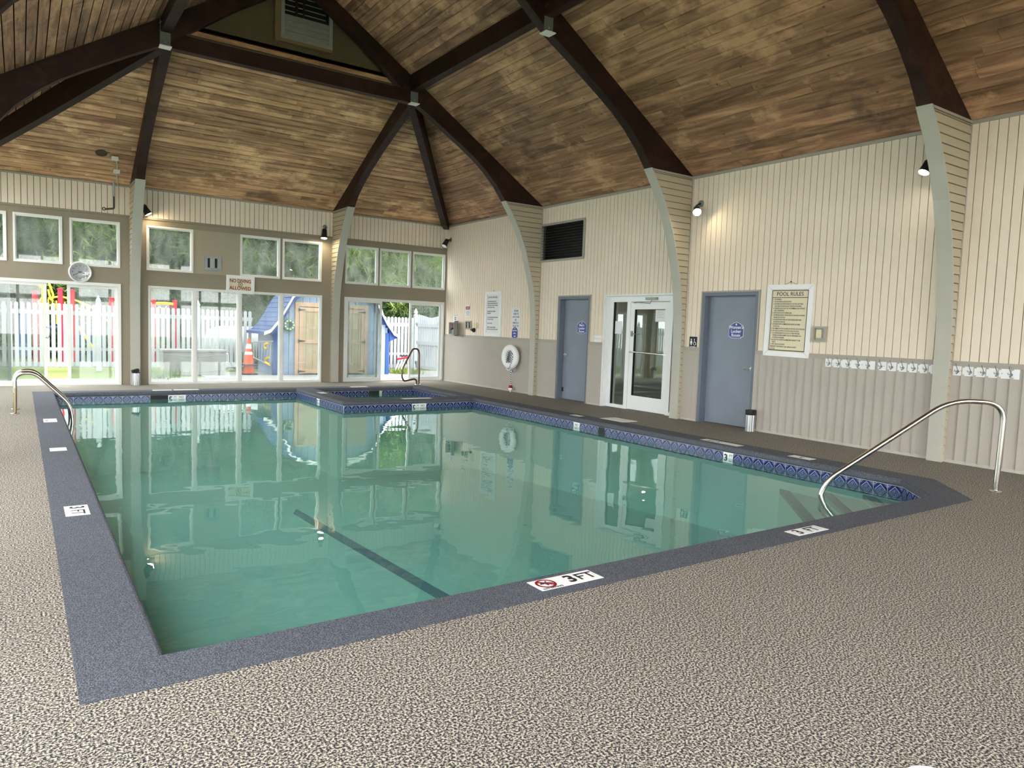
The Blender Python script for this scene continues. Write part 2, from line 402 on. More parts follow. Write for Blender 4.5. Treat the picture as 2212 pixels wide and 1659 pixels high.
# ---------------------------------------------------------------- main dimensions
XL = -10.42; XM = XL/2; YS = -20.8; ZE = 4.04; S1 = 0.638; S2 = 0.487; YG = -3.94
def zr(d): return ZE+S1*d           # main roof, d = distance in from the side wall
def zh(e): return ZE+S2*e           # hipped end, e = distance in from the end wall
ZRIDGE = zr(-XM)
DHUB = 3.10
ARCHY = [-4.155, -8.297, -12.53, -16.70]     # south faces of the arches
AT = 0.155                                   # arch thickness

# pool outlines (inner edge of the coping)
POOL = [(-8.77, -13.43), (-2.20, -13.43), (-1.66, -12.89), (-1.66, -4.25), (-4.40, -4.25), (-4.40, -1.57), (-8.77, -1.57)]
SPA = [(-4.05, -3.90), (-1.66, -3.90), (-1.66, -1.57), (-4.05, -1.57)]
OUT = [(-9.06, -13.70), (-2.03, -13.70), (-1.33, -13.03), (-1.33, -1.27), (-9.06, -1.27)]
ZW = -0.148
def fill(name, loops, z, mat, parent=None, thick=0.0):
    bm = bmesh.new()
    for lp in loops:
        vs = [bm.verts.new((x, y, z)) for x, y in lp]
        for i in range(len(vs)): bm.edges.new((vs[i], vs[(i+1) % len(vs)]))
    bmesh.ops.triangle_fill(bm, use_beauty=True, edges=bm.edges[:])
    for f in bm.faces:
        if f.normal.z < 0: f.normal_flip()
    me = bpy.data.meshes.new(name); bm.to_mesh(me); bm.free(); me.materials.append(M[mat])
    return link(bpy.data.objects.new(name, me), parent)

# ---------------------------------------------------------------- floor
fl = fill('floor', [[(XL-.15, YS-.15), (.32, YS-.15), (.32, .15), (XL-.15, .15)], OUT], 0.0, 'deck')
tag(fl, 'beige and blue-grey speckled pebble deck around the indoor pool', 'floor', kind='structure')
sub = MB()
sub.box(XL-.15, OUT[0][0], YS-.15, .15, -.12, -.004); sub.box(OUT[2][0], .32, YS-.15, .15, -.12, -.004)
sub.box(OUT[0][0], OUT[2][0], YS-.15, OUT[0][1], -.12, -.004); sub.box(OUT[0][0], OUT[2][0], OUT[3][1], .15, -.12, -.004)
sub.build('deck_slab', 'concrete', fl)

# ---------------------------------------------------------------- walls
def grid_wall(mb, us, zs, holes, put):
    """cells of a wall between cut lines, leaving the holes open; put(u0,u1,z0,z1)"""
    U = sorted(set([us[0], us[1]]+[min(max(h[k], us[0]), us[1]) for h in holes for k in (0, 1)]))
    Z = sorted(set([zs[0], zs[1]]+[min(max(h[k], zs[0]), zs[1]) for h in holes for k in (2, 3)]))
    for a, b in zip(U, U[1:]):
        run = None
        for c, d in zip(Z, Z[1:]):
            cu, cz = (a+b)/2, (c+d)/2
            op = any(h[0] < cu < h[1] and h[2] < cz < h[3] for h in holes)
            if op:
                if run: put(a, b, run[0], run[1]); run = None
            else: run = (run[0], d) if run else (c, d)
        if run: put(a, b, run[0], run[1])
def boards(parent, name, mat, u0, u1, pitch, z0, z1, holes, put, gap=0.004):
    u = u0
    while u < u1-1e-6:
        a, b = u+gap/2, min(u+pitch, u1)-gap/2; u += pitch
        segs = [(a, b)]
        cuts = sorted({h[k] for h in holes for k in (0, 1) if a+.004 < h[k] < b-.004})
        e = [a]+cuts+[b]
        for p, q in zip(e, e[1:]):
            zz = [(z0, z1)]
            for h in holes:
                if h[0] < (p+q)/2 < h[1]:
                    nz = []
                    for c, d in zz:
                        if h[3] <= c or h[2] >= d: nz.append((c, d)); continue
                        if h[2] > c+.01: nz.append((c, h[2]))
                        if h[3] < d-.01: nz.append((h[3], d))
                    zz = nz
            for c, d in zz: put(name, mat, p, q, c, d, parent)

HC = 1.195   # chair rail
DM = (-5.838, -4.839); DG = (-8.16, -6.25); DW = (-9.736, -8.650)
holesR = [(DM[0], DM[1], -1, 2.12), (DG[0], DG[1], -1, 2.13), (DW[0], DW[1], -1, 2.12), (-5.57, -4.16, 2.885, 3.63)]
mb = MB()
grid_wall(mb, (YS-.1, .1), (-.1, ZE+.05), holesR, lambda a, b, c, d: mb.box(.02, .20, a, b, c, d))
wr = mb.build('wall_right', 'siding_back'); tag(wr, 'right side wall with cream vertical siding over a taupe wainscot', 'wall', kind='structure')
YV = -17.0
boards(wr, 'siding_board', 'siding', YV, -.002, .102, HC+.02, ZE-.045, holesR, gap=.009, put=
       lambda n, m, a, b, c, d, p: sbox(n, m, (0, .022, a, b, c, d), p))
def wain(n, m, a, b, c, d, p):
    # clapped vertical panel: one edge stands proud of the other
    q = MB(); q.hexa([(.0, a, c), (.022, a, c), (.022, b, c), (-.024, b, c)], [(.0, a, d), (.022, a, d), (.022, b, d), (-.024, b, d)]); q.build(n, m, p)
boards(wr, 'wainscot_board', 'wainscot', YV, -.002, .128, .03, HC-.03, holesR, wain, gap=.003)
boxo('siding_far_bay', 'siding', (0, .022, YS, YV, HC, ZE), wr); boxo('wainscot_far_bay', 'wainscot', (0, .022, YS, YV, 0, HC), wr)
def strip(name, mat, segs, z0, z1, x0, x1, label):
    q = MB()
    for a, b in segs: q.box(x0, x1, a, b, z0, z1)
    return tag(q.build(name, mat), label, 'trim', kind='structure')
opens = sorted([DM, DG, DW]); segs = []; y = YS
for a, b in opens: segs.append((y, a)); y = b
segs.append((y, -.001))
strip('trim_1', 'railtrim', segs, HC-.03, HC+.015, -.022, 0.02, 'taupe chair rail strip between cream siding and wainscot of right wall')
strip('trim_2', 'railtrim', segs, HC+.012, HC+.030, -.012, 0.02, 'slim upper lip of the taupe chair rail along the right wall')
strip('baseboard_right', 'sage', segs, 0, .035, -.018, 0.02, 'low pale trim strip where the right wall meets the deck')
strip('trim_3', 'railtrim', [(YS, -.001)], ZE-.048, ZE-.005, -.02, 0.02, 'taupe cove strip at the top of the right wall under the roof')

# back wall (windows); holes filled below
UPW = [(-10.39, -9.42), (-9.32, -8.53), (-8.41, -7.54), (-7.06, -6.16), (-5.20, -4.32), (-4.27, -3.35), (-2.77, -1.92), (-1.88, -1.03), (-.98, -.04)]
LOW = [(-10.39, -7.53), (-7.03, -3.33), (-2.78, -.04)]
ZU0, ZU1, ZL1 = 2.372, 3.29, 2.053
holesB = [(a, b, ZU0, ZU1) for a, b in UPW]+[(a, b, -1, ZL1) for a, b in LOW]
def walltaupe(name, holes, label, ax):
    mb = MB()
    if ax == 'y': grid_wall(mb, (XL-.1, .2), (-.1, ZE+.05), holes, lambda a, b, c, d: mb.box(a, b, .0, .16, c, d))
    elif ax == 'x': grid_wall(mb, (YS-.1, .1), (-.1, ZE+.05), holes, lambda a, b, c, d: mb.box(XL-.16, XL, a, b, c, d))
    else: grid_wall(mb, (XL-.1, .2), (-.1, ZE+.05), holes, lambda a, b, c, d: mb.box(a, b, YS-.16, YS, c, d))
    return tag(mb.build(name, 'taupe'), label, 'wall', kind='structure')
wb = walltaupe('wall_back', holesB, 'taupe end wall full of white framed windows with a cream siding band on top', 'y')
boards(wb, 'siding_board', 'siding', XL+.01, -.002, .102, 3.445, ZE-.03, [], lambda n, m, a, b, c, d, p: sbox(n, m, (a, b, -.020, .002, c, d), p), gap=.011)
q = MB(); q.box(XL, 0, -.03, 0, 3.405, 3.447); tag(q.build('trim_4', 'taupe'), 'taupe ledge strip under the cream siding band of the end wall', 'trim', kind='structure')
q = MB(); q.box(XL, 0, -.03, 0, ZE-.04, ZE-.004); tag(q.build('trim_5', 'railtrim'), 'dark cove strip under the roof along the end wall', 'trim', kind='structure')
boxo('infill_panel', 'infill', (-6.155, -5.205, -.004, .01, ZU0, ZU1), wb)

# ---------------------------------------------------------------- windows
WN = [0]; DN = [0]
def window(fr, u0, u1, z0, z1, bw=.05, pane='pane', name=None, label='', glass_on=True, off=0.0, hung=None):
    """fr(u, n, z) -> xyz, n measured into the wall"""
    if name is None: WN[0] += 1; name = 'window_%d' % WN[0]
    q = MB()
    def b(a, c, n0, n1, d, e):
        p = [fr(a, n0, d), fr(c, n0, d), fr(c, n1, d), fr(a, n1, d)]; t = [fr(a, n0, e), fr(c, n0, e), fr(c, n1, e), fr(a, n1, e)]; q.hexa(p, t)
    for (n0, n1, g) in ((-.018+off, .07+off, bw*.62), (.012+off, .06+off, bw)):
        b(u0, u1, n0, n1, z1-g, z1); b(u0, u1, n0, n1, z0, z0+g)
        b(u0, u0+g, n0, n1, z0+g, z1-g); b(u1-g, u1, n0, n1, z0+g, z1-g)
    o = q.build(name, 'vinyl'); tag(o, label, 'window', kind='structure')
    if glass_on:
        q = MB(); g = bw*.9
        p = [fr(u0+g, .034+off, z0+g), fr(u1-g, .034+off, z0+g), fr(u1-g, .040+off, z0+g), fr(u0+g, .040+off, z0+g)]
        t = [fr(u0+g, .034+off, z1-g), fr(u1-g, .034+off, z1-g), fr(u1-g, .040+off, z1-g), fr(u0+g, .040+off, z1-g)]
        q.hexa(p, t); q.build('pane', pane, o)
    return o
frB = lambda u, n, z: (u, n, z)
frL = lambda u, n, z: (XL-n, u, z)
frS = lambda u, n, z: (u, YS-n, z)
nmU = ['in the row above the clock, at the corner of the room', 'above the clock with a pale house roof showing through', 'right above the round clock', 'single square one beside the wall box',
       'with the wall box on its left', 'next to the lamp of the clad end column', 'above the open sliding door, by the column', 'middle of three above the open sliding door', 'above the open sliding door, at the wall corner']
for (a, b), s in zip(UPW, nmU): window(frB, a, b, ZU0, ZU1, .055, label='small upper white vinyl window '+s)
nmL = ['showing one end of the grey deck box', 'showing the deck box and white tank', 'behind the traffic cone and shed roof', 'in front of the shed doors']
ed = [-7.03, -6.13, -5.20, -4.28, -3.33]
for k in range(4): window(frB, ed[k], ed[k+1], .0, ZL1, .055, label='tall lower white vinyl window '+nmL[k])
# sliding doors left and right of the middle bay
def slider(u0, u1, gap0, gap1, fixed, label):
    DN[0] += 1; q = MB()
    q.box(u0, u1, -.02, .10, ZL1-.06, ZL1); q.box(u0, u1, -.02, .10, 0, .03); q.box(u0, u0+.05, -.02, .10, .03, ZL1-.06); q.box(u1-.05, u1, -.02, .10, .03, ZL1-.06)
    o = q.build('door_%d' % DN[0], 'vinyl'); tag(o, label, 'door', kind='structure')
    for (a, b, n0) in fixed:
        q = MB(); w_ = .055
        q.box(a, b, n0, n0+.03, .03, .03+w_*1.3); q.box(a, b, n0, n0+.03, ZL1-.06-w_, ZL1-.06)
        q.box(a, a+w_, n0, n0+.03, .03+w_*1.3, ZL1-.06-w_); q.box(b-w_, b, n0, n0+.03, .03+w_*1.3, ZL1-.06-w_)
        pz = q.build('door_panel', 'vinyl', o)
        boxo('pane', 'pane', (a+w_*.9, b-w_*.9, n0+.012, n0+.018, .09, ZL1-.1), pz)
    return o
d1 = slider(-10.39, -7.53, 0, 0, [(-8.46, -7.58, .055), (-9.76, -8.80, .0), (-10.34, -9.38, .055)], 'white sliding glass door left a little open beside the round clock')
q = MB(); pts = [PY(100, 707, -.005), PY(107, 707, -.035), PY(108, 715, -.045), PY(107, 725, -.045), PY(104, 730, -.035), PY(99, 729, -.005)]
q.tube([Vector((p.x, p.y, p.z)) for p in pts], .010, 6); q.build('door_handle', 'pewter', d1, True)
d2 = slider(-2.78, -.04, 0, 0, [(-1.00, -.09, .055), (-2.73, -1.79, .0), (-2.68, -1.86, .055)], 'white sliding glass door standing open towards the picket gate')
q = MB(); q.tube(smooth_path([(-1.815, -.002, .95), (-1.815, -.045, .95), (-1.815, -.045, 1.16), (-1.815, -.002, 1.16)], .03), .009, 6); q.build('door_handle', 'vinyl', d2, True)

# side and south window walls (left one reflected; unseen upper glazing enlarged to light the room)
holesL = []; specL = []
ys = [0]+[a+AT/2 for a in ARCHY]+[YS]
for k in range(5):
    a, b = ys[k+1]+.26, ys[k]-.26
    n = 4; wd = (b-a)/n
    for i in range(n): specL.append((a+i*wd, a+(i+1)*wd, 0, ZL1)); specL.append((a+i*wd, a+(i+1)*wd, 2.15, 3.92))
    holesL += [(a, b, -1, ZL1), (a, b, 2.15, 3.92)]
wl = walltaupe('wall_left', holesL, 'taupe side wall of windows opposite the locker room doors', 'x')
for s in specL: window(frL, *s, .055, pane='pane_clear', label='white vinyl window of the side wall opposite the locker room doors')
holesS = []; specS = []
for a, b in ((-10.2, -7.5), (-7.1, -3.3), (-2.9, -.2)):
    n = 3; wd = (b-a)/n
    for i in range(n): specS.append((a+i*wd, a+(i+1)*wd, 0, ZL1)); specS.append((a+i*wd, a+(i+1)*wd, 2.15, 3.92))
    holesS += [(a, b, -1, ZL1), (a, b, 2.15, 3.92)]
walltaupe('wall_front', holesS, 'taupe end wall of windows behind the near deck', 'z')
for s in specS: window(frS, *s, .055, pane='pane_clear', label='white vinyl window of the end wall behind the near deck')

# ---------------------------------------------------------------- ceiling: boards on the slopes
def ceil_obj(name, polys, mat, label):
    q = MB()
    for p in polys: q.hexa(p, [(x, y, z+.05) for x, y, z in p])
    return tag(q.build(name, mat), label, 'ceiling', kind='structure')
T = .045
def side_roof(sgn, name, label):
    X = (lambda d: -d) if sgn > 0 else (lambda d: XL+d)
    e = -XM; up = T
    polys = [[(X(-.2), YS-.2, zr(-.2)+up), (X(e), YS-.2, zr(e)+up), (X(e), YG, zr(e)+up), (X(-.2), YG, zr(-.2)+up)],
             [(X(-.2), YG, zr(-.2)+up), (X(DHUB), YG, zr(DHUB)+up), (X(0), .2, zr(0)+up), (X(-.2), .2, zr(-.2)+up)]]
    o = ceil_obj(name, polys, 'hole', label)
    pitch = .14*math.cos(math.atan(S1)); nr = int(math.ceil(e/pitch)); ymin = -17.3
    nv = Vector((0, 0, T))
    for r in range(nr):
        d0 = r*pitch+.006; d1 = min((r+1)*pitch-.006, e)
        yend = lambda d: max(-d*S1/S2, YG) if d < DHUB*1.02 else YG
        y = ymin+random.uniform(-2.5, 0)
        while True:
            y2 = y+random.uniform(1.6, 4.6)
            last = y2 > max(yend(d0), yend(d1))-.5
            a0 = a1 = y+.002; b0 = b1 = y2-.002
            if last: b0, b1 = yend(d0), yend(d1)
            jit = random.uniform(-.003, .003)
            pb = [(X(d0), a0, zr(d0)+jit), (X(d1), a1, zr(d1)+jit), (X(d1), b1, zr(d1)+jit), (X(d0), b0, zr(d0)+jit)]
            MB().hexa(pb, [(x_, y_, z_+T*.9) for x_, y_, z_ in pb]).build('ceiling_board', 'ceil_y', o)
            y = y2
            if last: break
    boxo('far_bay_lining', 'ceil_y', (0, .001, 0, .001, 0, .001), o) if False else None
    q = MB(); pb = [(X(0), YS, zr(0)), (X(e), YS, zr(e)), (X(e), -17.3, zr(e)), (X(0), -17.3, zr(0))]
    q.hexa(pb, [(a, b, c+T*.9) for a, b, c in pb]); q.build('far_bay_lining', 'ceil_y', o)
    return o
side_roof(1, 'ceiling_right', 'stained pine board ceiling slope above the locker room doors')
side_roof(-1, 'ceiling_left', 'stained pine board ceiling slope above the left window wall')
co = ceil_obj('ceiling_back', [[(XL-.2, .2, zh(-.2)+T), (.2, .2, zh(-.2)+T), (-DHUB+.1, YG, zh(-YG)+T), (XL+DHUB-.1, YG, zh(-YG)+T)]], 'hole',
              'stained pine board hipped ceiling slope above the end windows')
pitch = .14*math.cos(math.atan(S2)); e = 0
while e < -YG-.02:
    e0, e1 = e+.016, min(e+pitch-.016, -YG); e += pitch
    xa = lambda t: XL+t*S2/S1; xb = lambda t: -t*S2/S1
    x = xa(e0)-random.uniform(0, 2.5); first = True
    while x < xb(e0)-.1:
        x2 = x+random.uniform(1.5, 4.2)
        last = x2 > xb(e1)-.5
        l0, l1 = (xa(e0), xa(e1)) if x <= xa(e1)+.05 else (x+.002, x+.002)
        r0, r1 = (xb(e0), xb(e1)) if last else (x2-.002, x2-.002)
        if r1 > l1+.05:
            j = random.uniform(-.004, .004)
            pb = [(l0, -e0, zh(e0)+j), (r0, -e0, zh(e0)+j), (r1, -e1, zh(e1)+j+.004), (l1, -e1, zh(e1)+j+.004)]
            MB().hexa(pb, [(a, b, c+T*.85) for a, b, c in pb]).build('ceiling_board', 'ceil_x', co)
        x = x2
        if last: break
# south gable and small end gable above the hip
q = MB(); q.box(XL-.1, .1, YS-.16, YS, ZE-.1, ZE+.12)
q.prism([(XL-.1, ZE+.12), (.1, ZE+.12), (XM, ZRIDGE+.05)], lambda p, r, a: (p, a, r), YS-.16, YS)
wg = tag(q.build('wall_gable', 'taupe'), 'taupe gable above the end wall behind the near deck', 'wall', kind='structure')
z0g = zh(-YG)
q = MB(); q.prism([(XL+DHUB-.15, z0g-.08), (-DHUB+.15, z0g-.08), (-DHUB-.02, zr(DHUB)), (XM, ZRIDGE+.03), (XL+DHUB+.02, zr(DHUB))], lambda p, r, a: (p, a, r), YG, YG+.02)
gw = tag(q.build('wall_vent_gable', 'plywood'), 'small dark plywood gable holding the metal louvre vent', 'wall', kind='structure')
for nm, b in (('ledge_board', (XL+DHUB-.1, -DHUB+.1, YG-.03, YG+.005, z0g-.055, z0g+.012)),):
    boxo(nm, 'ceil_x', b, gw)
# ---------------------------------------------------------------- arches, columns, rafters
INN = [(.97, 4.04), (1.18, 4.31), (1.456, 4.575), (1.72, 4.78), (2.02, 4.97), (2.62, 5.33), (3.10, 5.60), (3.26, 5.72), (4.16, 6.40), (-XM, 7.10)]
CURV = [(.97, 4.04), (.78, 3.78), (.585, 3.45), (.42, 3.08), (.29, 2.66), (.205, 2.35), (.155, 2.06), (.118, 1.7), (.103, 1.3), (.10, .8), (.10, 0)]
labA = ['dark stained timber arch spanning the pool nearest the end windows', 'dark stained timber arch landing between the glass door and women door', 'dark stained timber arch landing at the clad column between the hook racks', 'dark stained timber arch above the near deck']
for k, ya in enumerate(ARCHY):
    root = empty('timber_arch', (XM, ya+AT/2, ZE)); tag(root, labA[k], 'beam', 'timber roof arches'); off = Vector((XM, ya+AT/2, ZE))
    for sg in (1, -1):
        X = (lambda d: -d) if sg > 0 else (lambda d: XL+d)
        poly = [(0.0, ZE), (-XM, ZRIDGE)]+[p for p in reversed(INN)]
        q = MB(); q.prism(poly, lambda p, r, a: Vector((X(p), a, r))-off, ya, ya+AT)
        # thin lipped edge along the soffit
        o = q.build('arch_half', 'beam', root)
def column(fn, label, top=True):
    """fn(d, t, z)->xyz : d = distance from wall, t across 0..AT"""
    o0 = Vector(fn(0, AT/2, 0)); root = empty('clad_column', o0); tag(root, label, 'column', 'siding-clad roof columns')
    core = [(0, 0)]+[(max(d-.028, .02), z) for d, z in reversed(CURV)]+[(0, ZE-.004)]
    core = [(0, 0), (.07, 0)]+[(max(d-.028, .02), z) for d, z in reversed(CURV)][1:-1]+[(.935, ZE-.03), (0, ZE-.03)]
    q = MB(); q.prism(core, lambda p, r, a: Vector(fn(p, a, r))-o0, .006, AT-.006); q.build('core', 'siding_back', root)
    # curved face strip
    cv = [(d, z) for d, z in CURV]
    q = MB(); inner = [(d-.02, z) for d, z in cv]
    for (d0, z0), (d1, z1), (i0, _), (i1, _) in zip(cv, cv[1:], inner, inner[1:]):
        b = [Vector(fn(i0, -.012, z0))-o0, Vector(fn(d0, -.012, z0))-o0, Vector(fn(d0, AT+.012, z0))-o0, Vector(fn(i0, AT+.012, z0))-o0]
        t = [Vector(fn(i1, -.012, z1))-o0, Vector(fn(d1, -.012, z1))-o0, Vector(fn(d1, AT+.012, z1))-o0, Vector(fn(i1, AT+.012, z1))-o0]
        q.hexa(b, t)
    q.build('face_strip', 'sage', root)
    q = MB(); 
    for t0 in (-.012, AT): 
        q.hexa([Vector(fn(0, t0, ZE-.035))-o0, Vector(fn(.95, t0, ZE-.035))-o0, Vector(fn(.95, t0+.012, ZE-.035))-o0, Vector(fn(0, t0+.012, ZE-.035))-o0],
               [Vector(fn(0, t0, ZE-.006))-o0, Vector(fn(.95, t0, ZE-.006))-o0, Vector(fn(.95, t0+.012, ZE-.006))-o0, Vector(fn(0, t0+.012, ZE-.006))-o0])
        q.hexa([Vector(fn(0, t0, 0))-o0, Vector(fn(.018, t0, 0))-o0, Vector(fn(.018, t0+.012, 0))-o0, Vector(fn(0, t0+.012, 0))-o0],
               [Vector(fn(0, t0, ZE-.035))-o0, Vector(fn(.018, t0, ZE-.035))-o0, Vector(fn(.018, t0+.012, ZE-.035))-o0, Vector(fn(0, t0+.012, ZE-.035))-o0])
    q.build('corner_strip', 'railtrim', root)
    # lapped boards on both flanks
    def dat(z):
        for (d1, z1), (d0, z0) in zip(CURV, CURV[1:]):
            if z0 <= z <= z1: return d0+(d1-d0)*(z-z0)/(z1-z0)
        return .1
    z = .0
    while z < ZE-.04:
        za, zb = z+.005, min(z+.102, ZE-.036)-.004; z += .102
        da, db = dat(za)-.022, dat(zb)-.022
        for side in (0, 1):
            t0, t1, lo = (.006, .001, -.010) if side == 0 else (AT-.006, AT-.001, AT+.010)
            b = [Vector(fn(.016, t0, za))-o0, Vector(fn(da, t0, za))-o0, Vector(fn(da, lo, za))-o0, Vector(fn(.016, lo, za))-o0]
            t = [Vector(fn(.016, t0, zb))-o0, Vector(fn(db, t0, zb))-o0, Vector(fn(db, t1, zb))-o0, Vector(fn(.016, t1, zb))-o0]
            MB().hexa(b, t).build('siding_board', 'colsiding', root)
    return root
labC = ['tan clad column curving out of the wall beside the mens locker room door', 'tan clad column between the glass door and the womens locker room door', 'tan clad column standing between the white coat hook racks', 'tan clad column by the near deck on the locker room wall']
for ya, lb in zip(ARCHY, labC): column(lambda d, t, z, ya=ya: (-d, ya+t, z), lb)
for k, ya in enumerate(ARCHY): column(lambda d, t, z, ya=ya: (XL+d, ya+t, z), ['tan clad column of the left window wall level with the hot tub', 'tan clad column of the left window wall beyond the pool ladder', 'tan clad column of the left window wall at the three foot marker', 'tan clad column of the left window wall by the near deck'][k])
XJ = [-7.36, -3.10]
column(lambda d, t, z: (XJ[0]+t, -d, z), 'clad column of the end wall between the clock and the single square window')
column(lambda d, t, z: (XJ[1]+t, -d, z), 'clad column of the end wall between the shed door window and open sliding door')
for xj, lb in zip(XJ, ('dark curved rafter rising from the end column beside the clock', 'dark curved rafter rising from the end column by the open sliding door')):
    root = empty('jack_rafter', (xj+AT/2, 0, ZE)); tag(root, lb, 'beam', 'rafters of the hipped end')
    inn = [(.97, 4.04), (1.2, 4.27), (1.5, 4.48), (1.9, 4.70), (2.5, 4.99), (3.2, 5.28), (4.0, 5.60)]
    poly = [(0, ZE), (4.0, zh(4.0)-.01)]+list(reversed(inn)); of = Vector((xj+AT/2, 0, ZE))
    q = MB(); q.prism(poly, lambda p, r, a: Vector((a, -p, r))-of, xj, xj+AT); q.build('rafter', 'beam', root)
for sg, lb in ((1, 'dark hip rafter running down to the wall corner by the open sliding door'), (-1, 'dark hip rafter running down to the far left corner of the room')):
    A = Vector((0 if sg > 0 else XL, 0, ZE)); B = Vector((-DHUB if sg > 0 else XL+DHUB, -4.02, zr(DHUB)))
    dr = (B-A); hd = Vector((dr.x, dr.y, 0)).normalized(); sd = Vector((-hd.y, hd.x, 0))*.07
    q = MB(); dpts = [(.035, .19, .0), (.12, .32, .0), (.5, .40, 0), (1, .45, 0)]
    for (t0, h0, _), (t1, h1, _) in zip(dpts, dpts[1:]):
        p0 = A+dr*t0; p1 = A+dr*t1; z = Vector((0, 0, 1))
        q.hexa([p0-sd-z*h0, p0+sd-z*h0, p1+sd-z*h1, p1-sd-z*h1], [p0-sd, p0+sd, p1+sd, p1-sd])
    tag(q.build('hip_rafter', 'beam'), lb, 'beam', 'rafters of the hipped end')
# purlins and hangers
q = MB(); q.box(XL+DHUB, -DHUB, ARCHY[0]+.015, ARCHY[0]+AT-.015, 5.575, 5.80); q.box(XL+DHUB, -DHUB, ARCHY[0]+.0, ARCHY[0]+AT, 5.56, 5.577)
tag(q.build('tie_beam', 'beam'), 'dark horizontal tie beam below the metal louvre vent', 'beam')
labp = ['beside the steel hanger of the first arch', 'in the bay above the womens door', 'in the bay above the hook racks']
for k in range(3):
    for sg in (1, -1):
        xx = -DHUB if sg > 0 else XL+DHUB; s = -1 if sg > 0 else 1
        zt = [zr(DHUB-.075), zr(DHUB+.075)]
        a, b = (xx+.075, xx-.075) if sg > 0 else (xx-.075, xx+.075)
        q = MB(); y0, y1 = ARCHY[k+1]+AT, ARCHY[k]
        q.hexa([(a, y0, zt[0]-.20), (b, y0, zt[0]-.20), (b, y1, zt[0]-.20), (a, y1, zt[0]-.20)], [(a, y0, zt[0]), (b, y0, zt[1]), (b, y1, zt[1]), (a, y1, zt[0])])
        tag(q.build('purlin', 'beam'), 'dark roof purlin '+labp[k]+(' on the locker room side' if sg > 0 else ' on the window side'), 'beam', 'roof purlins')
for k in range(3):
    for sg in (1, -1):
        xx = -DHUB+.01 if sg > 0 else XL+DHUB-.01; ya = ARCHY[k]-.012
        root = empty('beam_hanger', (xx, ya, 5.56)); tag(root, 'grey bolted steel beam hanger on the '+['arch above the hot tub', 'arch by the glass door', 'arch over the hook racks'][k]+(', locker room side' if sg > 0 else ', window side'), 'bracket', 'steel beam hangers')
        q = MB(); q.box(-.075, .075, 0, .012, 0, .33); q.box(-.075, -.02, 0, .012, .33, .47); q.box(-.085, .085, -.10, .012, .325, .335)
        q.build('plate', 'galvplate', root)
        boxo('flange', 'flange', (-.085, .085, -.06, .10, -.014, 0), root)
        for zz in (.06, .25):
            q = MB(); q.lathe([(.016, 0), (.016, .008), (.010, .016), (.002, .018)], (.0, 0, zz), (0, -1, 0), 8); q.build('bolt', 'galv', root)
# louvre vent in the little gable
c0, c1 = PY(606, 86, YG-.02), PY(717, 107, YG-.02); vx0, vx1 = c0.x, c1.x; vz0 = (c0.z+c1.z)/2; vz1 = vz0+.95
root = empty('louvre_vent', ((vx0+vx1)/2, YG, vz0)); tag(root, 'grey metal louvre exhaust vent high in the plywood gable', 'vent'); vw = (vx1-vx0)/2
q = MB(); q.box(-vw, -vw+.06, -.05, 0, 0, .95); q.box(vw-.06, vw, -.05, 0, 0, .95); q.box(-vw+.06, vw-.06, -.05, 0, 0, .06); q.box(-vw+.06, vw-.06, -.05, 0, .89, .95)
q.build('vent_frame', 'galv', root)
boxo('vent_back', 'black', (-vw+.05, vw-.05, -.008, -.001, .05, .9), root)
for k in range(4):
    z = .06+k*.09
    MB().hexa([(-vw+.06, -.044, z), (vw-.06, -.044, z), (vw-.06, -.012, z+.002), (-vw+.06, -.012, z+.002)], [(-vw+.06, -.030, z+.088), (vw-.06, -.030, z+.088), (vw-.06, -.010, z+.088), (-vw+.06, -.010, z+.088)]).build('louvre_slat', 'galv', root)
for k in range(5):
    z = .47+k*.088
    MB().hexa([(-vw+.06, -.030, z), (vw-.12, -.030, z), (vw-.12, -.008, z+.02), (-vw+.06, -.008, z+.02)], [(-vw+.06, -.029, z+.010), (vw-.12, -.029, z+.010), (vw-.12, -.007, z+.03), (-vw+.06, -.007, z+.03)]).build('louvre_slat', 'alu', root)
q = MB(); q.box(-.21, -.17, -.055, -.03, .42, .9); q.box(-.08, -.05, -.055, -.03, .42, .9); q.box(-.23, -.03, -.075, -.04, .70, .80); q.build('linkage', 'lampmetal', root)
q = MB(); q.box(-vw-.10, -vw-.005, -.06, 0, -.05, .95); q.box(-vw-.03, vw-.02, -.075, 0, -.055, -.005); q.build('timber_surround', 'lumber', root)

# ---------------------------------------------------------------- pool
def offs(poly, d):
    n = len(poly); out = []
    for i in range(n):
        p0, p1, p2 = Vector(poly[i-1]), Vector(poly[i]), Vector(poly[(i+1) % n])
        a = (p1-p0).normalized(); b = (p2-p1).normalized(); na = Vector((-a.y, a.x)); nb = Vector((-b.y, b.x))
        k = (na+nb); k = k/(1+na.dot(nb)); out.append(tuple(p1+k*d))
    return out
pool = empty('swimming_pool', (-5.2, -7.5, 0)); tag(pool, 'green-tinted indoor swimming pool with grey speckled coping and blue tile band', 'pool')
PO = Vector((-5.2, -7.5, 0))
def pp(o): o.location = -PO; return o
cop = pp(fill('coping', [offs(OUT, -.012), POOL, SPA], 0.0012, 'coping', pool))
PROF = [(0, .0012), (.012, -.003), (.022, -.013), (.028, -.030), (.028, -.052), (.021, -.070), (.004, -.079), (-.02, -.080)]
q = MB()
for lp in (POOL, SPA):
    rings = [[(x, y, z) for x, y in offs(lp, d)] for d, z in PROF]; n = len(lp)
    for r0, r1 in zip(rings, rings[1:]):
        for i in range(n): q.add([r0[i], r0[(i+1) % n], r1[(i+1) % n], r1[i]], [(0, 1, 2, 3)])
nz = pp(q.build('coping_nose', 'coping', pool, True)); nz.parent = cop; nz.location = (0, 0, 0)
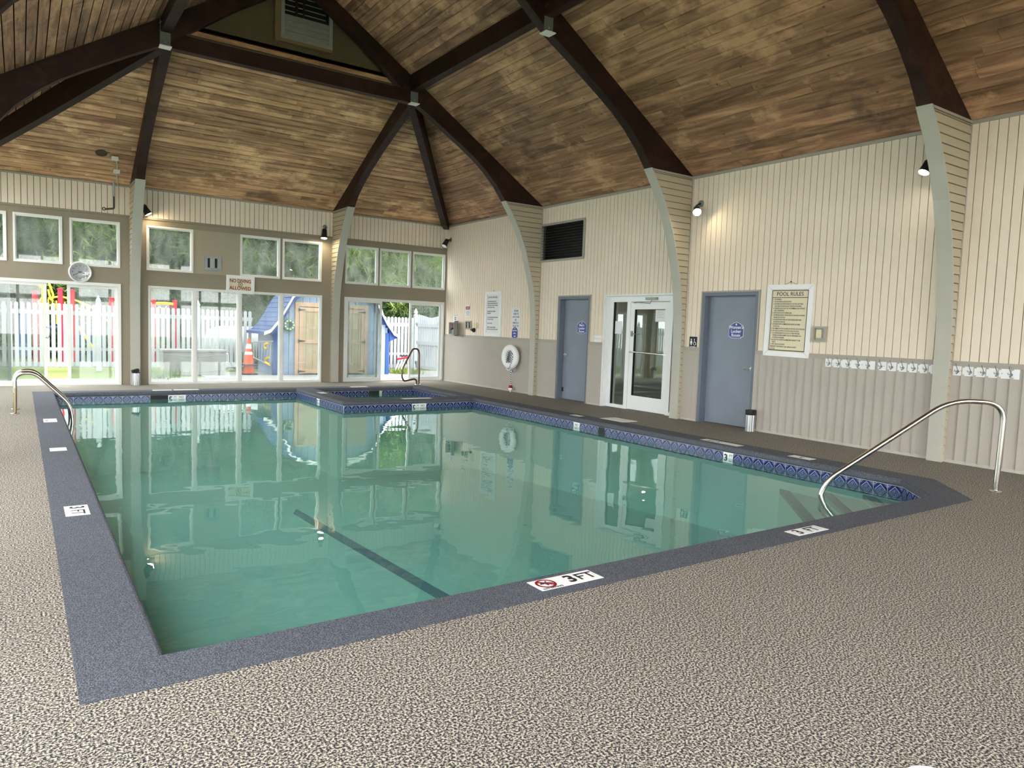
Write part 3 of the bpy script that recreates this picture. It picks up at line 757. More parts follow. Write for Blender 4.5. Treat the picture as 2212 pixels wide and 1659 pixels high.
def zfl(y): return -1.0-0.55*max(0, min(1, (y+13.4)/11.5))
q = MB(); n = len(POOL)
for i in range(n):
    a, b = POOL[i], POOL[(i+1) % n]
    q.add([(a[0], a[1], -.079), (b[0], b[1], -.079), (b[0], b[1], zfl(b[1])), (a[0], a[1], zfl(a[1]))], [(0, 1, 2, 3)])
for i in range(4):
    a, b = SPA[i], SPA[(i+1) % 4]
    q.add([(a[0], a[1], -.079), (b[0], b[1], -.079), (b[0], b[1], -.9), (a[0], a[1], -.9)], [(0, 1, 2, 3)])
q.add([(x, y, -.9) for x, y in SPA], [(0, 1, 2, 3)])
q.add([(-4.4, -4.25, zfl(-4.25)), (-1.66, -4.25, zfl(-4.25)), (-1.66, -12.89, zfl(-12.89)), (-2.2, -13.43, -1), (-4.4, -13.43, -1)], [(0, 1, 2, 3, 4)])
q.add([(-8.77, -1.57, zfl(-1.57)), (-4.4, -1.57, zfl(-1.57)), (-4.4, -4.25, zfl(-4.25)), (-4.4, -13.43, -1), (-8.77, -13.43, -1)], [(0, 1, 2, 3, 4)])
pp(q.build('basin', 'plaster', pool))
# entry steps across the cut corner
cdir = Vector((-1, 1, 0)).normalized(); sdir = Vector((1, 1, 0)).normalized(); cm = Vector((-1.93, -13.16, 0))
for k, (dist, zz) in enumerate(((.30, -.25), (.65, -.32), (1.03, -.40))):
    # clip the tread to the basin
    def edge(d):
        p = cm+cdir*d            # line along sdir through p: meet x=-1.66 and y=-13.43
        return Vector((-1.665, p.y+(-1.665-p.x), 0)), Vector((p.x+(-13.425-p.y), -13.425, 0))
    e1, e2 = edge(dist)
    base = [e1, Vector((-1.665, -12.89, 0)), Vector((-2.2, -13.425, 0)), e2]
    q = MB(); q.hexa([(p.x, p.y, -1.2) for p in base], [(p.x, p.y, zz) for p in base])
    st = pp(q.build('entry_step', 'plaster', pool))
    i1, i2 = edge(dist-.10)
    q = MB(); q.hexa([(e1.x, e1.y, zz-.05), (i1.x, i1.y, zz-.05), (i2.x, i2.y, zz-.05), (e2.x, e2.y, zz-.05)], [(e1.x, e1.y, zz+.004), (i1.x, i1.y, zz+.004), (i2.x, i2.y, zz+.004), (e2.x, e2.y, zz+.004)])
    o = q.build('step_stripe', 'bluetile', st)
q = MB(); ya_, yb_ = -13.40, -5.4
q.hexa([(-6.05, ya_, zfl(ya_)-.0), (-5.91, ya_, zfl(ya_)), (-5.91, yb_, zfl(yb_)), (-6.05, yb_, zfl(yb_))], [(-6.05, ya_, zfl(ya_)+.006), (-5.91, ya_, zfl(ya_)+.006), (-5.91, yb_, zfl(yb_)+.006), (-6.05, yb_, zfl(yb_)+.006)])
pp(q.build('lane_stripe', 'bluetile', pool))
# water surfaces
pp(fill('pool_water', [offs(POOL, -.001)], ZW, 'water', pool)); pp(fill('spa_water', [offs(SPA, -.001)], ZW, 'water', pool))
# tile band
TP = .155; TZ1 = -.080
tme = bpy.data.meshes.new('tile'); q = MB(); q.box(-.0755, .0755, -.0755, .0755, 0, .008); tme.from_pydata(q.v, [], q.f); tme.materials.append(M['tile']); tme.update()
def tile_row(a, b, label_tiles={}, skip=()):
    a = Vector((a[0], a[1], 0)); b = Vector((b[0], b[1], 0)); d = (b-a); Ln = d.length; d.normalize(); nrm = Vector((-d.y, d.x, 0))
    n = int(Ln/TP+.5); p = Ln/n
    gq = MB()   # white grout bed behind the row, broken at skimmer mouths
    runs = []
    for i in range(n):
        c = a+d*(p*(i+.5))
        if any(s0 <= i < s1 for s0, s1 in skip):
            if gq.v: runs.append(gq); gq = MB()
            continue
        g0 = c-d*p/2; g1 = c+d*p/2
        gq.hexa([g0-nrm*.004+Vector((0, 0, TZ1-.157)), g1-nrm*.004+Vector((0, 0, TZ1-.157)), g1+nrm*.0062+Vector((0, 0, TZ1-.157)), g0+nrm*.0062+Vector((0, 0, TZ1-.157))],
                [g0-nrm*.004+Vector((0, 0, TZ1)), g1-nrm*.004+Vector((0, 0, TZ1)), g1+nrm*.0062+Vector((0, 0, TZ1)), g0+nrm*.0062+Vector((0, 0, TZ1))])
        mt = Matrix((-d, Vector((0, 0, 1)), nrm)).transposed().to_4x4(); mt.translation = c+Vector((0, 0, TZ1-.0785))-PO
        if i in label_tiles:
            o = MB().box(-.0765, .0765, -.0765, .0765, 0, .009).build('depth_tile', 'white', pool); o.matrix_local = mt
            for body, size, loc, bold in label_tiles[i]: text(body, size, loc+(.0095,), 'ink', o, bold=bold, name='depth_lettering')
        else:
            o = link(bpy.data.objects.new('tile', tme), pool); o.matrix_local = mt; o.scale = (p/TP, 1, 1)
    for gq in runs+([gq] if gq.v else []): pp(gq.build('grout_bed', 'grout', pool))
FT3 = [('3', .13, (-.035, 0), .03), ('FT', .05, (.045, .035), .01), ('NO', .045, (.045, -.035), .01)]
FT5 = [('5', .14, (-.035, -.005), .03), ('FT', .05, (.045, .035), .01)]
NOD = [('NO', .055, (0, .035), .01), ('DIVING', .032, (0, -.03), .005)]
def idx(a, b, pt):
    a = Vector(a); b = Vector(b); d = (b-a); return int((Vector(pt)-a).dot(d)/d.length/((d.length)/int(d.length/TP+.5)))
# POOL runs counter-clockwise, so the left normal points at the water
R0, R1 = POOL[2], POOL[3]
tile_row(POOL[0], POOL[1]); tile_row(POOL[1], POOL[2])
tile_row(R0, R1, {idx(R0, R1, (-1.66, -10.68)): FT3, idx(R0, R1, (-1.66, -7.56)): NOD}, [(idx(R0, R1, (-1.66, -8.26)), idx(R0, R1, (-1.66, -8.26))+1)])
tile_row(POOL[3], POOL[4], {idx(POOL[3], POOL[4], (-3.02, -4.25)): FT5, idx(POOL[3], POOL[4], (-2.86, -4.25)): NOD})
tile_row(POOL[4], POOL[5], {idx(POOL[4], POOL[5], (-4.4, -2.95)): FT5})
i0 = idx(POOL[5], POOL[6], (-7.1, -1.57))
tile_row(POOL[5], POOL[6], {idx(POOL[5], POOL[6], (-6.78, -1.57)): FT5, idx(POOL[5], POOL[6], (-6.62, -1.57)): NOD}, [(i0-1, i0+1)])
tile_row(POOL[6], POOL[0])
tile_row(SPA[0], SPA[1]); tile_row(SPA[1], SPA[2]); j0 = idx(SPA[2], SPA[3], (-2.75, -1.57)); tile_row(SPA[2], SPA[3], {}, [(j0-1, j0+1)]); tile_row(SPA[3], SPA[0])
for nm, b in (('skimmer_mouth', (-7.36, -6.86, -1.576, -1.40, -.235, -.082)), ('skimmer_mouth', (-1.666, -1.50, -8.42, -8.10, -.235, -.082)), ('skimmer_mouth', (-3.02, -2.52, -1.576, -1.45, -.235, -.082))):
    pp(boxo(nm, 'black', b, pool))
# ---------------------------------------------------------------- depth markers set in the coping
def marker(name, label, loc, ux, uy, w_, h_, bodies, red=False, group='depth markers set in the coping'):
    n = Vector(ux).cross(Vector(uy)); o = empty(name, loc, ux, uy, n); tag(o, label, 'pool marker', group)
    boxo('plate', 'white', (-w_/2, w_/2, -h_/2, h_/2, .0005, .002), o)
    for body, size, x, y, bold in bodies: text(body, size, (x, y, .0028), 'ink', o, bold=bold)
    if red:
        q = MB(); q.torus((-w_/2+.085, .008, .0026), .055, .0075, (0, 0, 1), 32, 6, .2); q.build('red_ring', 'signred', o)
        q = MB(); q.tube([(-w_/2+.045, .045, .0034), (-w_/2+.125, -.030, .0034)], .005, 6); q.build('slash', 'signred', o)
        q = MB(); q.tube([(-w_/2+.05, .01, .003), (-w_/2+.085, .012, .003), (-w_/2+.12, -.008, .003)], .006, 6); q.tube([(-w_/2+.085, .012, .003), (-w_/2+.10, .035, .003)], .004, 6); q.tube([(-w_/2+.08, .012, .003), (-w_/2+.085, -.02, .003)], .004, 6); q.build('diver', 'ink', o)
EX = (1, 0, 0); EY = (0, 1, 0)
marker('depth_marker', 'white near coping plate with 3 FT and a red no diving ring', (-6.68, -13.545, .001), EX, EY, .445, .15, [('3', .135, .035, 0, .03), ('FT', .125, .145, 0, .008), ('NO DIVING', .026, -.135, -.061, .003)], True)
marker('depth_marker', 'white near coping plate reading only 3 FT', (-4.42, -13.585, .001), EX, EY, .37, .125, [('3', .125, -.10, 0, .03), ('FT', .12, .06, 0, .01)])
L_ = dict(ux=(0, -1, 0), uy=(1, 0, 0))
marker('depth_marker', 'white 3FT plate on the long coping opposite the locker doors', (-8.912, -10.68, .001), (0, -1, 0), (1, 0, 0), .31, .15, [('3', .13, -.09, 0, .02), ('FT', .125, .05, 0, .0)])
marker('depth_marker', 'faded white plate on the long coping between ladder and 3FT plate', (-8.922, -7.87, .001), (0, -1, 0), (1, 0, 0), .21, .15, [])
marker('depth_marker', 'faded white plate on the long coping closest to the ladder', (-8.922, -5.45, .001), (0, -1, 0), (1, 0, 0), .36, .15, [('NO', .04, .02, -.04, .0)])
R_ = ((0, 1, 0), (-1, 0, 0))
marker('depth_marker', 'pale two-part plate 3 FT on the coping below the womens door', (-1.50, -10.40, .001), *R_, .62, .15, [('3 FT', .12, .12, 0, .01)])
marker('depth_marker', 'pale single plate on the coping nearest the entry steps', (-1.50, -11.60, .001), *R_, .30, .14, [('3', .10, 0, 0, .02)])
p = PZ(1254, 897.5, 0); marker('depth_marker', 'pale plate on the coping below the mens door', (-1.50, p.y, .001), *R_, .25, .13, [])
p = PZ(1336, 907, 0); o = empty('skimmer_cover', (p.x, p.y, 0.001)); tag(o, 'pale square skimmer lid in the deck in front of the glass door', 'lid'); boxo('lid', 'flange', (-.15, .15, -.25, .25, -.01, .004), o); boxo('lid_rim', 'white', (-.17, .17, -.27, .27, -.01, .002), o)
B_ = ((-1, 0, 0), (0, -1, 0))
marker('depth_marker', 'pale plate on the far coping below the grey deck box', (PZ(345, 840).x, -1.40, .001), *B_, .34, .15, [])
marker('depth_marker', 'wide pale plate on the far coping below the traffic cone', (PZ(398, 840).x, -1.40, .001), *B_, .46, .15, [])
marker('depth_marker', 'pale plate on the strip between pool and hot tub', (-4.22, -2.6, .001), (0, -1, 0), (1, 0, 0), .26, .14, [])
marker('depth_marker', 'pale plate on the far coping behind the hot tub', (-2.95, -1.42, .001), *B_, .4, .15, [])
marker('depth_marker', 'pale wide plate on the hot tub coping facing the pool', (-2.85, -4.08, .001), EX, EY, .62, .15, [])
c = PZ(2023, 1659+38, 0); o = empty('skimmer_cover', (c.x, c.y, 0)); tag(o, 'round white plastic lid set into the near deck', 'lid')
q = MB(); q.lathe([(.085, -.01), (.085, .004), (.075, .008), (0.001, .008)], (0, 0, 0), (0, 0, 1), 28); q.build('lid', 'white', o, True); q = MB(); q.torus((0, 0, .004), .09, .006, (0, 0, 1), 28, 6); q.build('lid_rim', 'white', o, True)

emit('lobbyfill', (1, .97, .9, 1), 1.2)  # glow of the added lobby panel

plain('chrome', (.85, .85, .83, 1), .35, metal=1.0); plain('bronze', (.15, .10, .075, 1), .3, metal=.8); plain('ventblk', (.03, .032, .034, 1), .35)

# ---------------------------------------------------------------- rails
def esc(q, x, y, z=0): q.lathe([(.058, 0), (.058, .006), (.045, .014), (.028, .016)], (x, y, z), (0, 0, 1), 18)
root = empty('grab_rail', (-1.384, -13.635, 0)); tag(root, 'long stainless handrail sloping into the entry steps by the hook racks', 'handrail')
def rel(pts, o): return [Vector(p)-Vector(o) for p in pts]
O = (-1.384, -13.635, 0)
path = [(-1.384, -13.635, 0), (-1.370, -13.649, .875), (-1.715, -13.304, .875), (-2.50, -12.519, -.02), (-2.535, -12.484, -.33), (-2.28, -12.739, -.50)]
pts = smooth_path(path, .20, 7)
q = MB(); q.tube(rel(pts, O), .0255, 14); q.build('rail', 'steel', root, True)
q = MB(); esc(q, 0, 0); q.build('escutcheon', 'steel', root, True)
O = (-9.31, -4.25, 0); root = empty('pool_ladder', O); tag(root, 'stainless twin-rail pool ladder hooked over the long coping', 'ladder')
for yy in (-4.535, -3.965):
    path = [(-9.31, yy, 0), (-9.305, yy, .55), (-9.08, yy, .58), (-8.66, yy, .12), (-8.62, yy, -.10), (-8.64, yy, -1.05)]
    q = MB(); q.tube(rel(smooth_path(path, .20, 7), O), .0245, 12); q.build('rail', 'steel', root, True)
    q = MB(); q.tube(rel([(-9.31, yy, .012), (-9.305, yy, .36)], O), .0252, 12); q.build('worn_post', 'steel_worn', root, True)
    q = MB(); esc(q, 0, yy+4.25); q.build('escutcheon', 'steel', root, True)
for zz in (-.34, -.62, -.9): boxo('tread', 'white', (.64, .73, -.27, .27, zz, zz+.03), root)
O = (-1.31, -1.13, 0); root = empty('spa_rail', O); tag(root, 'dark bronze figure-four grab rail standing by the hot tub corner', 'handrail')
path = [(-1.295, -1.13, 0), (-1.305, -1.13, .76), (-1.345, -1.13, .862), (-1.475, -1.13, .868), (-1.735, -1.13, .40), (-1.755, -1.13, .20), (-1.70, -1.13, .085), (-1.42, -1.13, .145), (-1.362, -1.13, .10), (-1.357, -1.13, 0)]
q = MB(); q.tube(rel(smooth_path(path, .055, 4), O), .021, 10); q.build('rail', 'bronze', root, True)
q = MB(); esc(q, .015, 0); esc(q, -.047, 0); q.build('escutcheon', 'steel', root, True)

# ---------------------------------------------------------------- doors in the right wall
def locker_door(y1, y0, label, hand, sign, plaque_c):
    DN[0] += 1; w_ = y1-y0; H = 2.12
    o = empty('door_%d' % DN[0], (0, y1, 0), **RW); tag(o, label, 'door', kind='structure')
    # frame in local coordinates: a to the right (towards -y), b up, c out of the wall
    q = MB(); t = .055
    q.box(0, w_, H-t, H, -.17, .012); q.box(0, t, 0, H-t, -.17, .012); q.box(w_-t, w_, 0, H-t, -.17, .012)
    q.box(t, t+.02, 0, H-t, -.17, -.075); q.box(w_-t-.02, w_-t, 0, H-t, -.17, -.075); q.box(t, w_-t, H-t-.02, H-t, -.17, -.075)
    q.build('door_frame', 'bluegrey_frame', o)
    q = MB(); q.box(-.02, w_+.02, H, H+.022, -.01, .02); q.box(-.02, 0, 0, H, -.01, .02); q.box(w_, w_+.02, 0, H, -.01, .02); q.build('casing', 'railtrim', o)
    lf = boxo('door_leaf', 'bluegrey', (t+.012, w_-t-.004, .012, H-t-.012, -.155, -.108), o)
    ha = t+.085 if hand < 0 else w_-t-.085
    q = MB(); q.lathe([(.034, -.108), (.034, -.096), (.020, -.092), (.016, -.065), (.001, -.062)], (ha, .93, 0), (0, 0, 1), 14)
    s = 1 if hand < 0 else -1
    q.tube([(ha-.01*s, .93, -.075), (ha+.02*s, .93, -.068), (ha+.12*s, .925, -.066)], [.012, .013, .010], 8); q.build('door_handle', 'chrome', lf, True)
    q = MB(); q.box(t+.03, t+.06, .16, .25, -.108, -.09) if hand < 0 else q.box(t+.03, t+.031, .16, .161, -.108, -.107); q.build('door_stop', 'black', lf)
    plaque('room_plaque', (plaque_c[0], plaque_c[1], -.106), o, sign, .285, .255)
    return o
def plaque(name, loc, par, lines, w_, h_, kind=None):
    def outline(s):
        a, b = w_/2*s, h_/2*s
        return [(-a*.62, -b), (a*.62, -b), (a*.74, -b*.86), (a*.98, -b*.80), (a, b*.38), (a*.80, b*.62), (a*.30, b*.93), (0, b), (-a*.30, b*.93), (-a*.80, b*.62), (-a, b*.38), (-a*.98, -b*.80), (-a*.74, -b*.86)]
    q = MB(); q.prism(outline(1), lambda p, r, a: (p, r, a), 0, .006); o = q.build(name, 'white', par); o.location = loc
    q = MB(); q.prism(outline(.95), lambda p, r, a: (p, r, a), .005, .0075); q.build('plaque_face', 'plaque', o)
    n = len(lines)
    for i, s in enumerate(lines): text(s, h_*.27, (0, h_*(.17-.245*i), .0082), 'white', o, bold=.02)
    q = MB(); q.add([(0, h_*.44, .0085), (-w_*.07, h_*.33, .0085), (0, h_*.29, .0085), (w_*.07, h_*.33, .0085)], [(0, 1, 2, 3)]); q.build('plaque_crest', 'white', o)
    return o
locker_door(DM[1], DM[0], "blue-grey mens locker room door set in the right wall", -1, ["Men's", 'Locker', 'Room'], (.64, 1.50))
locker_door(DW[1], DW[0], "blue-grey womens locker room door beside the pool rules board", 1, ["Women's", 'Locker', 'Room'], (.615, 1.525))
# glazed entrance
DN[0] += 1; o = empty('door_%d' % DN[0], (0, DG[1], 0), **RW); tag(o, 'white aluminium glazed entrance door with sidelights between the locker rooms', 'door', kind='structure')
W_ = DG[1]-DG[0]; H = 2.13; D0, D1 = .60, 1.56
q = MB(); q.box(0, W_, H-.02, H, -.02, .012); q.box(0, .025, 0, H, -.02, .012)
q.box(.0, W_, H-.03, H, -.20, -.02); q.box(0, .03, 0, H, -.20, -.02); q.box(W_-.03, W_, 0, H, -.2, .012); q.build('reveal', 'alum', o)
q = MB()
q.box(.03, W_-.03, H-.13, H-.03, -.20, -.12); q.box(.03, .12, 0, H-.13, -.20, -.12); q.box(D0-.10, D0-.005, 0, H-.13, -.20, -.12); q.box(D1+.005, D1+.09, 0, H-.13, -.20, -.12); q.box(W_-.11, W_-.03, 0, H-.13, -.20, -.12)
q.box(.12, D0-.10, 0, .06, -.20, -.12); q.box(D1+.09, W_-.11, 0, .06, -.20, -.12); q.build('entrance_frame', 'alum', o)
for a, b in ((.12, D0-.10), (D1+.09, W_-.11)):
    q = MB(); q.box(a, a+.012, .06, H-.13, -.185, -.135); q.box(b-.012, b, .06, H-.13, -.185, -.135); q.build('gasket', 'black', o)
    boxo('pane', 'doorglass', (a+.01, b-.01, .05, H-.12, -.165, -.160), o)
lf = MB(); lf.box(D0, D0+.10, .01, H-.14, -.185, -.125); lf.box(D1-.10, D1, .01, H-.14, -.185, -.125); lf.box(D0+.10, D1-.10, H-.27, H-.14, -.185, -.125); lf.box(D0+.10, D1-.10, .01, .27, -.185, -.125)
leaf = lf.build('door_leaf', 'alum', o)
q = MB(); q.box(D0+.10, D0+.112, .27, H-.27, -.17, -.128); q.box(D0+.10, D1-.10, H-.28, H-.27, -.17, -.128); q.box(D0+.10, D1-.10, .27, .278, -.17, -.128); q.build('gasket', 'black', leaf)
boxo('pane', 'doorglass', (D0+.095, D1-.095, .265, H-.265, -.160, -.155), leaf)
q = MB(); q.tube([(D0+.03, 1.075, -.125), (D0+.05, 1.075, -.085), (D1-.08, 1.06, -.085), (D1-.05, 1.06, -.125)], .014, 8); q.build('push_bar', 'steel', leaf, True)
q = MB(); q.box(D0+.03, D0+.075, 1.36, 1.46, -.126, -.11); q.tube([(D0+.05, 1.41, -.105), (D0+.16, 1.405, -.10)], .010, 8); q.build('latch', 'pewter', leaf)
q = MB(); q.box(1.02, 1.28, H-.105, H-.06, -.12, -.06); q.tube([(1.15, H-.105, -.09), (1.13, H-.17, -.07), (.86, H-.145, -.05), (.70, H-.15, -.09)], .008, 6); q.build('closer', 'galv', leaf)
boxo('notice', 'paper', (D1-.36, D1-.115, 1.64, 1.88, -.1545, -.1535), leaf)
boxo('notice', 'paper', (.15, .33, 1.40, 1.64, -.1595, -.1585), o)
for k in range(5): boxo('notice_line', 'pewter', (D1-.33, D1-.16-.03*(k % 2), 1.83-.03*k, 1.835-.03*k, -.1535, -.1530), leaf)
# lobby behind the glass
lb = MB(); x0 = .21; x1 = 2.6; ya, yb = DG[0]-.6, DG[1]+.6
lb.box(x0, x1, ya, yb, -.05, .0); lb.box(x0, x1, ya, yb, 2.5, 2.55); lb.box(x1, x1+.05, ya, yb, 0, 2.5); lb.box(x0, x1, ya-.05, ya, 0, 2.5); lb.box(x0, x1, yb, yb+.05, 0, 2.5)
tag(lb.build('wall_lobby', 'darkroom'), 'dim lobby behind the glazed entrance door', 'room', kind='structure')
q = MB(); q.box(1.0, 1.6, -7.5, -6.9, 2.47, 2.5); tag(q.build('lobby_fill_panel', 'lobbyfill'), 'added glowing panel brightening the lobby behind the glazed entrance door', 'lamp')  # unseen panel, added to brighten the lobby through the glass
for (a, b) in (DM, DW):
    q = MB(); q.box(.20, .24, a-.05, b+.05, 0, 2.2); tag(q.build('wall_locker', 'darkroom'), 'dark backing behind a locker room door', 'wall', kind='structure')

# ---------------------------------------------------------------- right wall: air vent
y0, y1, z0, z1 = -5.57, -4.16, 2.885, 3.63
o = empty('air_vent', (0, y1, z0), **RW); tag(o, 'black louvred air vent high on the siding beside the clad column', 'vent'); w_, h_ = y1-y0, z1-z0
q = MB(); f = .035
q.box(-.02, w_+.02, -.03, .015, -.03, .03); q.box(-.02, w_+.02, h_-.015, h_+.03, -.03, .03); q.box(-.02, .015, 0, h_, -.03, .03); q.box(w_-.02, w_+.03, 0, h_, -.03, .03); q.build('vent_frame', 'railtrim', o)
boxo('vent_back', 'black', (0, w_, 0, h_, -.12, -.10), o)
for k in range(13):
    z = .02+k*h_/13.3
    MB().hexa([(.015, z, .016), (w_-.02, z, .016), (w_-.02, z+.03, -.08), (.015, z+.03, -.08)], [(.015, z+.006, .018), (w_-.02, z+.006, .018), (w_-.02, z+.036, -.078), (.015, z+.036, -.078)]).build('louvre_slat', 'ventblk', o)

plain('binsteel', (.55, .57, .6, 1), .28, metal=.9)

# ---------------------------------------------------------------- boards and signs on the right wall
def rw(u0, v0, u1, v1, x=0):     # pixel rectangle on the right wall -> y, z of top-left, width, height
    a, b = PX(u0, v0, x), PX(u1, v1, x); return a.y, max(a.z, b.z), a.y-b.y, abs(a.z-b.z)
def framed(name, loc, w_, h_, fw, frame_mat, face_mat, label, cat, group=None, tilt=0.0, axes=RW, depth=.03):
    o = empty(name, loc, **axes)
    if tilt: o.matrix_world = o.matrix_world @ Matrix.Rotation(tilt, 4, 'Z')
    tag(o, label, cat, group)
    rails = [[(-w_/2, -h_/2), (w_/2, -h_/2), (w_/2-fw, -h_/2+fw), (-w_/2+fw, -h_/2+fw)], [(w_/2, -h_/2), (w_/2, h_/2), (w_/2-fw, h_/2-fw), (w_/2-fw, -h_/2+fw)],
             [(w_/2, h_/2), (-w_/2, h_/2), (-w_/2+fw, h_/2-fw), (w_/2-fw, h_/2-fw)], [(-w_/2, h_/2), (-w_/2, -h_/2), (-w_/2+fw, -h_/2+fw), (-w_/2+fw, h_/2-fw)]]
    for r in rails:
        c = Vector((sum(p[0] for p in r)/4, sum(p[1] for p in r)/4)); r2 = [tuple(c+(Vector(p)-c)*.994) for p in r]
        q = MB(); q.prism(r2, lambda p, s, a: (p, s, a), .002, depth); q.build('frame_rail', frame_mat, o)
    boxo('face', face_mat, (-w_/2+fw-.003, w_/2-fw+.003, -h_/2+fw-.003, h_/2-fw+.003, .004, .012), o)
    return o
RULES = ["1.  NO RUNNING.", "2.  NO BOISTEROUS OR ROUGH PLAY.", "3.  NO DIVING ALLOWED IN AREAS OF THE POOL LESS THAN", "     5 FEET DEEP OR IN POOLS NOT APPROVED FOR DIVING.", "4.  CHILDREN SHOULD NOT USE THE SWIMMING POOL WITHOUT", "     ADULT SUPERVISION.", "5.  ADULTS SHOULD NOT SWIM ALONE.",
         "6.  NO PERSONS UNDER THE INFLUENCE OF ALCOHOL OR DRUGS", "     SHOULD USE THE POOL.", "7.  NO PERSONS WITH SKIN, EYE, EAR OR NASAL INFECTION", "     ALLOWED IN THE POOL.", "8.  NO PERSON WITH COMMUNICABLE DISEASE ALLOWED", "     IN THE POOL.", "9.  NO ANIMALS OR PETS ALLOWED IN THE POOL OR ON THE DECK.",
         "10. NO GLASS ALLOWED IN THE POOL OR ON THE DECK.", "11. ALL PERSONS USING POOL DO SO AT THEIR OWN RISK.", "     OWNERS AND MANAGEMENT ARE NOT RESPONSIBLE FOR", "     ACCIDENTS OR INJURIES.", "12. IN CASE OF ACCIDENTS OR EMERGENCY REPORT TO THE", "     OFFICE.", "13. FIRST AID KIT IS LOCATED", "EMERGENCY TELEPHONE (or other notification device) IS", "LOCATED"]
o = framed('pool_rules_board', (0, -10.265, 1.68), .76, 1.05, .072, 'white', 'cream', 'white framed POOL RULES board hanging beside the womens door', 'sign', tilt=-.012)
iw, ih = .76-.144, 1.05-.144
boxo('heading_panel', 'creamsign', (-iw/2+.02, iw/2-.02, ih/2-.115, ih/2-.02, .011, .0135), o)
q = MB()
for a, b, c, d in ((-iw/2+.012, iw/2-.012, ih/2-.020, ih/2-.010), (-iw/2+.012, iw/2-.012, ih/2-.121, ih/2-.113), (-iw/2+.012, -iw/2+.020, -ih/2+.02, ih/2-.01), (iw/2-.020, iw/2-.012, -ih/2+.02, ih/2-.01), (-iw/2+.012, iw/2-.012, -ih/2+.012, -ih/2+.024)): q.box(a, b, c, d, .0118, .0142)
q.build('border_line', 'inkblue', o)
text('POOL RULES', .078, (0, ih/2-.068, .0142), 'inkblue', o, bold=.004, name='heading')
for i, s in enumerate(RULES): text(s, .0285, (-iw/2+.035, ih/2-.145-i*.0328, .0128), 'inkblue', o, align='LEFT', sx=.62, bold=.006, name='rule_line')
q = MB(); q.tube([(-.10, .525, .012), (0, .56, .012), (.10, .525, .012)], .0022, 5); q.build('hanging_wire', 'ink', o)
q = MB(); q.lathe([(.006, 0), (.006, .02), (.003, .03)], (0, .565, .0), (0, 0, 1), 8); q.build('hanging_nail', 'ink', o)
o = framed('spa_rules_board', (0, -2.345, 1.757), .70, 1.055, .075, 'white', 'paper', 'tall white framed rules board with small print beside the hand-lettered child sign', 'sign')
SPA_T = ['CAUTION: SPA RULES', '', 'SHOWER BEFORE ENTERING THE SPA.', 'PREGNANT WOMEN AND PERSONS WITH', 'HEART DISEASE OR HIGH BLOOD PRESSURE', 'SHOULD NOT ENTER THE SPA.', '', 'UNSUPERVISED USE BY CHILDREN', 'IS PROHIBITED.', '', 'DO NOT USE WHILE UNDER THE INFLUENCE', 'OF ALCOHOL OR DRUGS.', '', 'DO NOT USE ALONE.', '', 'OBSERVE A REASONABLE TIME LIMIT', 'THEN LEAVE THE WATER AND COOL DOWN.']
for i, s in enumerate(SPA_T):
    if s: text(s, .058 if i == 0 else .036, (-.25, .39-i*.047, .0128), 'ink', o, align='LEFT', sx=.74 if i == 0 else .62, bold=.008, name='rule_line')
q = MB(); q.torus((0, .54, .012), .022, .003, (0, 0, 1), 16, 5); q.build('hanging_ring', 'pewter', o)
y, z, w_, h_ = rw(1106.5, 665, 1123.5, 709); o = empty('age_sign', (0, y-w_/2, z-h_/2), **RW); tag(o, 'narrow white sign about children in the hot tub above a small blue plaque', 'sign')
boxo('sign_plate', 'paper', (-w_/2, w_/2, -h_/2, h_/2, .002, .008), o)
for i, s in enumerate(['CHILDREN', 'UNDER THE', 'AGE OF 14 ARE', 'NOT', 'PERMITTED IN', 'THE HOT TUB']): text(s, .062, (0, h_/2-.07-i*.068, .0085), 'ink', o, sx=.60, bold=.006)
for zz in (h_/2-.018, -h_/2+.018):
    q = MB(); q.lathe([(.007, .008), (.006, .011)], (0, zz, 0), (0, 0, 1), 8); q.build('screw', 'pewter', o)
pt = PX(1112.6, 718.3); pl = plaque('spa_plaque', (0, 0, 0), None, ['Jacuzzi Hours', '8AM to', '10PM'], .24, .27)
pl.matrix_world = Matrix((Vector(RW['ux']), Vector(RW['uy']), Vector(RW['n']))).transposed().to_4x4(); pl.location = (-.002, pt.y, pt.z); tag(pl, 'small blue shaped plaque with white print below the narrow child sign', 'sign')
for k in list(pl.children):
    if k.name.startswith('lettering'): k.scale = (.45, .55, 1)
# restroom sign
y, z, w_, h_ = rw(1490.5, 727, 1505, 754); o = empty('restroom_sign', (0, y-w_/2, z-h_/2), **RW); tag(o, 'small black restroom sign with white pictograms beside the womens door', 'sign')
boxo('sign_plate', 'ink', (-w_/2, w_/2, -h_/2, h_/2, .002, .008), o)
text('WOMEN', .032, (0, -h_/2+.03, .0088), 'white', o, bold=.01)
q = MB(); q.lathe([(.014, 0), (.014, .001)], (-.038, .055, .0085), (0, 0, 1), 12); q.add([(-.055, .035, .009), (-.021, .035, .009), (-.012, -.012, .009), (-.026, -.012, .009), (-.028, -.04, .009), (-.048, -.04, .009), (-.050, -.012, .009), (-.064, -.012, .009)], [tuple(range(8))]); q.build('figure_pictogram', 'white', o)
q = MB(); q.torus((.035, -.012, .009), .026, .004, (0, 0, 1), 20, 5, .2); q.tube([(.028, .05, .009), (.03, .01, .009), (.052, .008, .009), (.064, -.03, .009)], .0045, 6); q.lathe([(.010, 0), (.010, .001)], (.027, .058, .0085), (0, 0, 1), 10); q.build('wheelchair_pictogram', 'white', o)
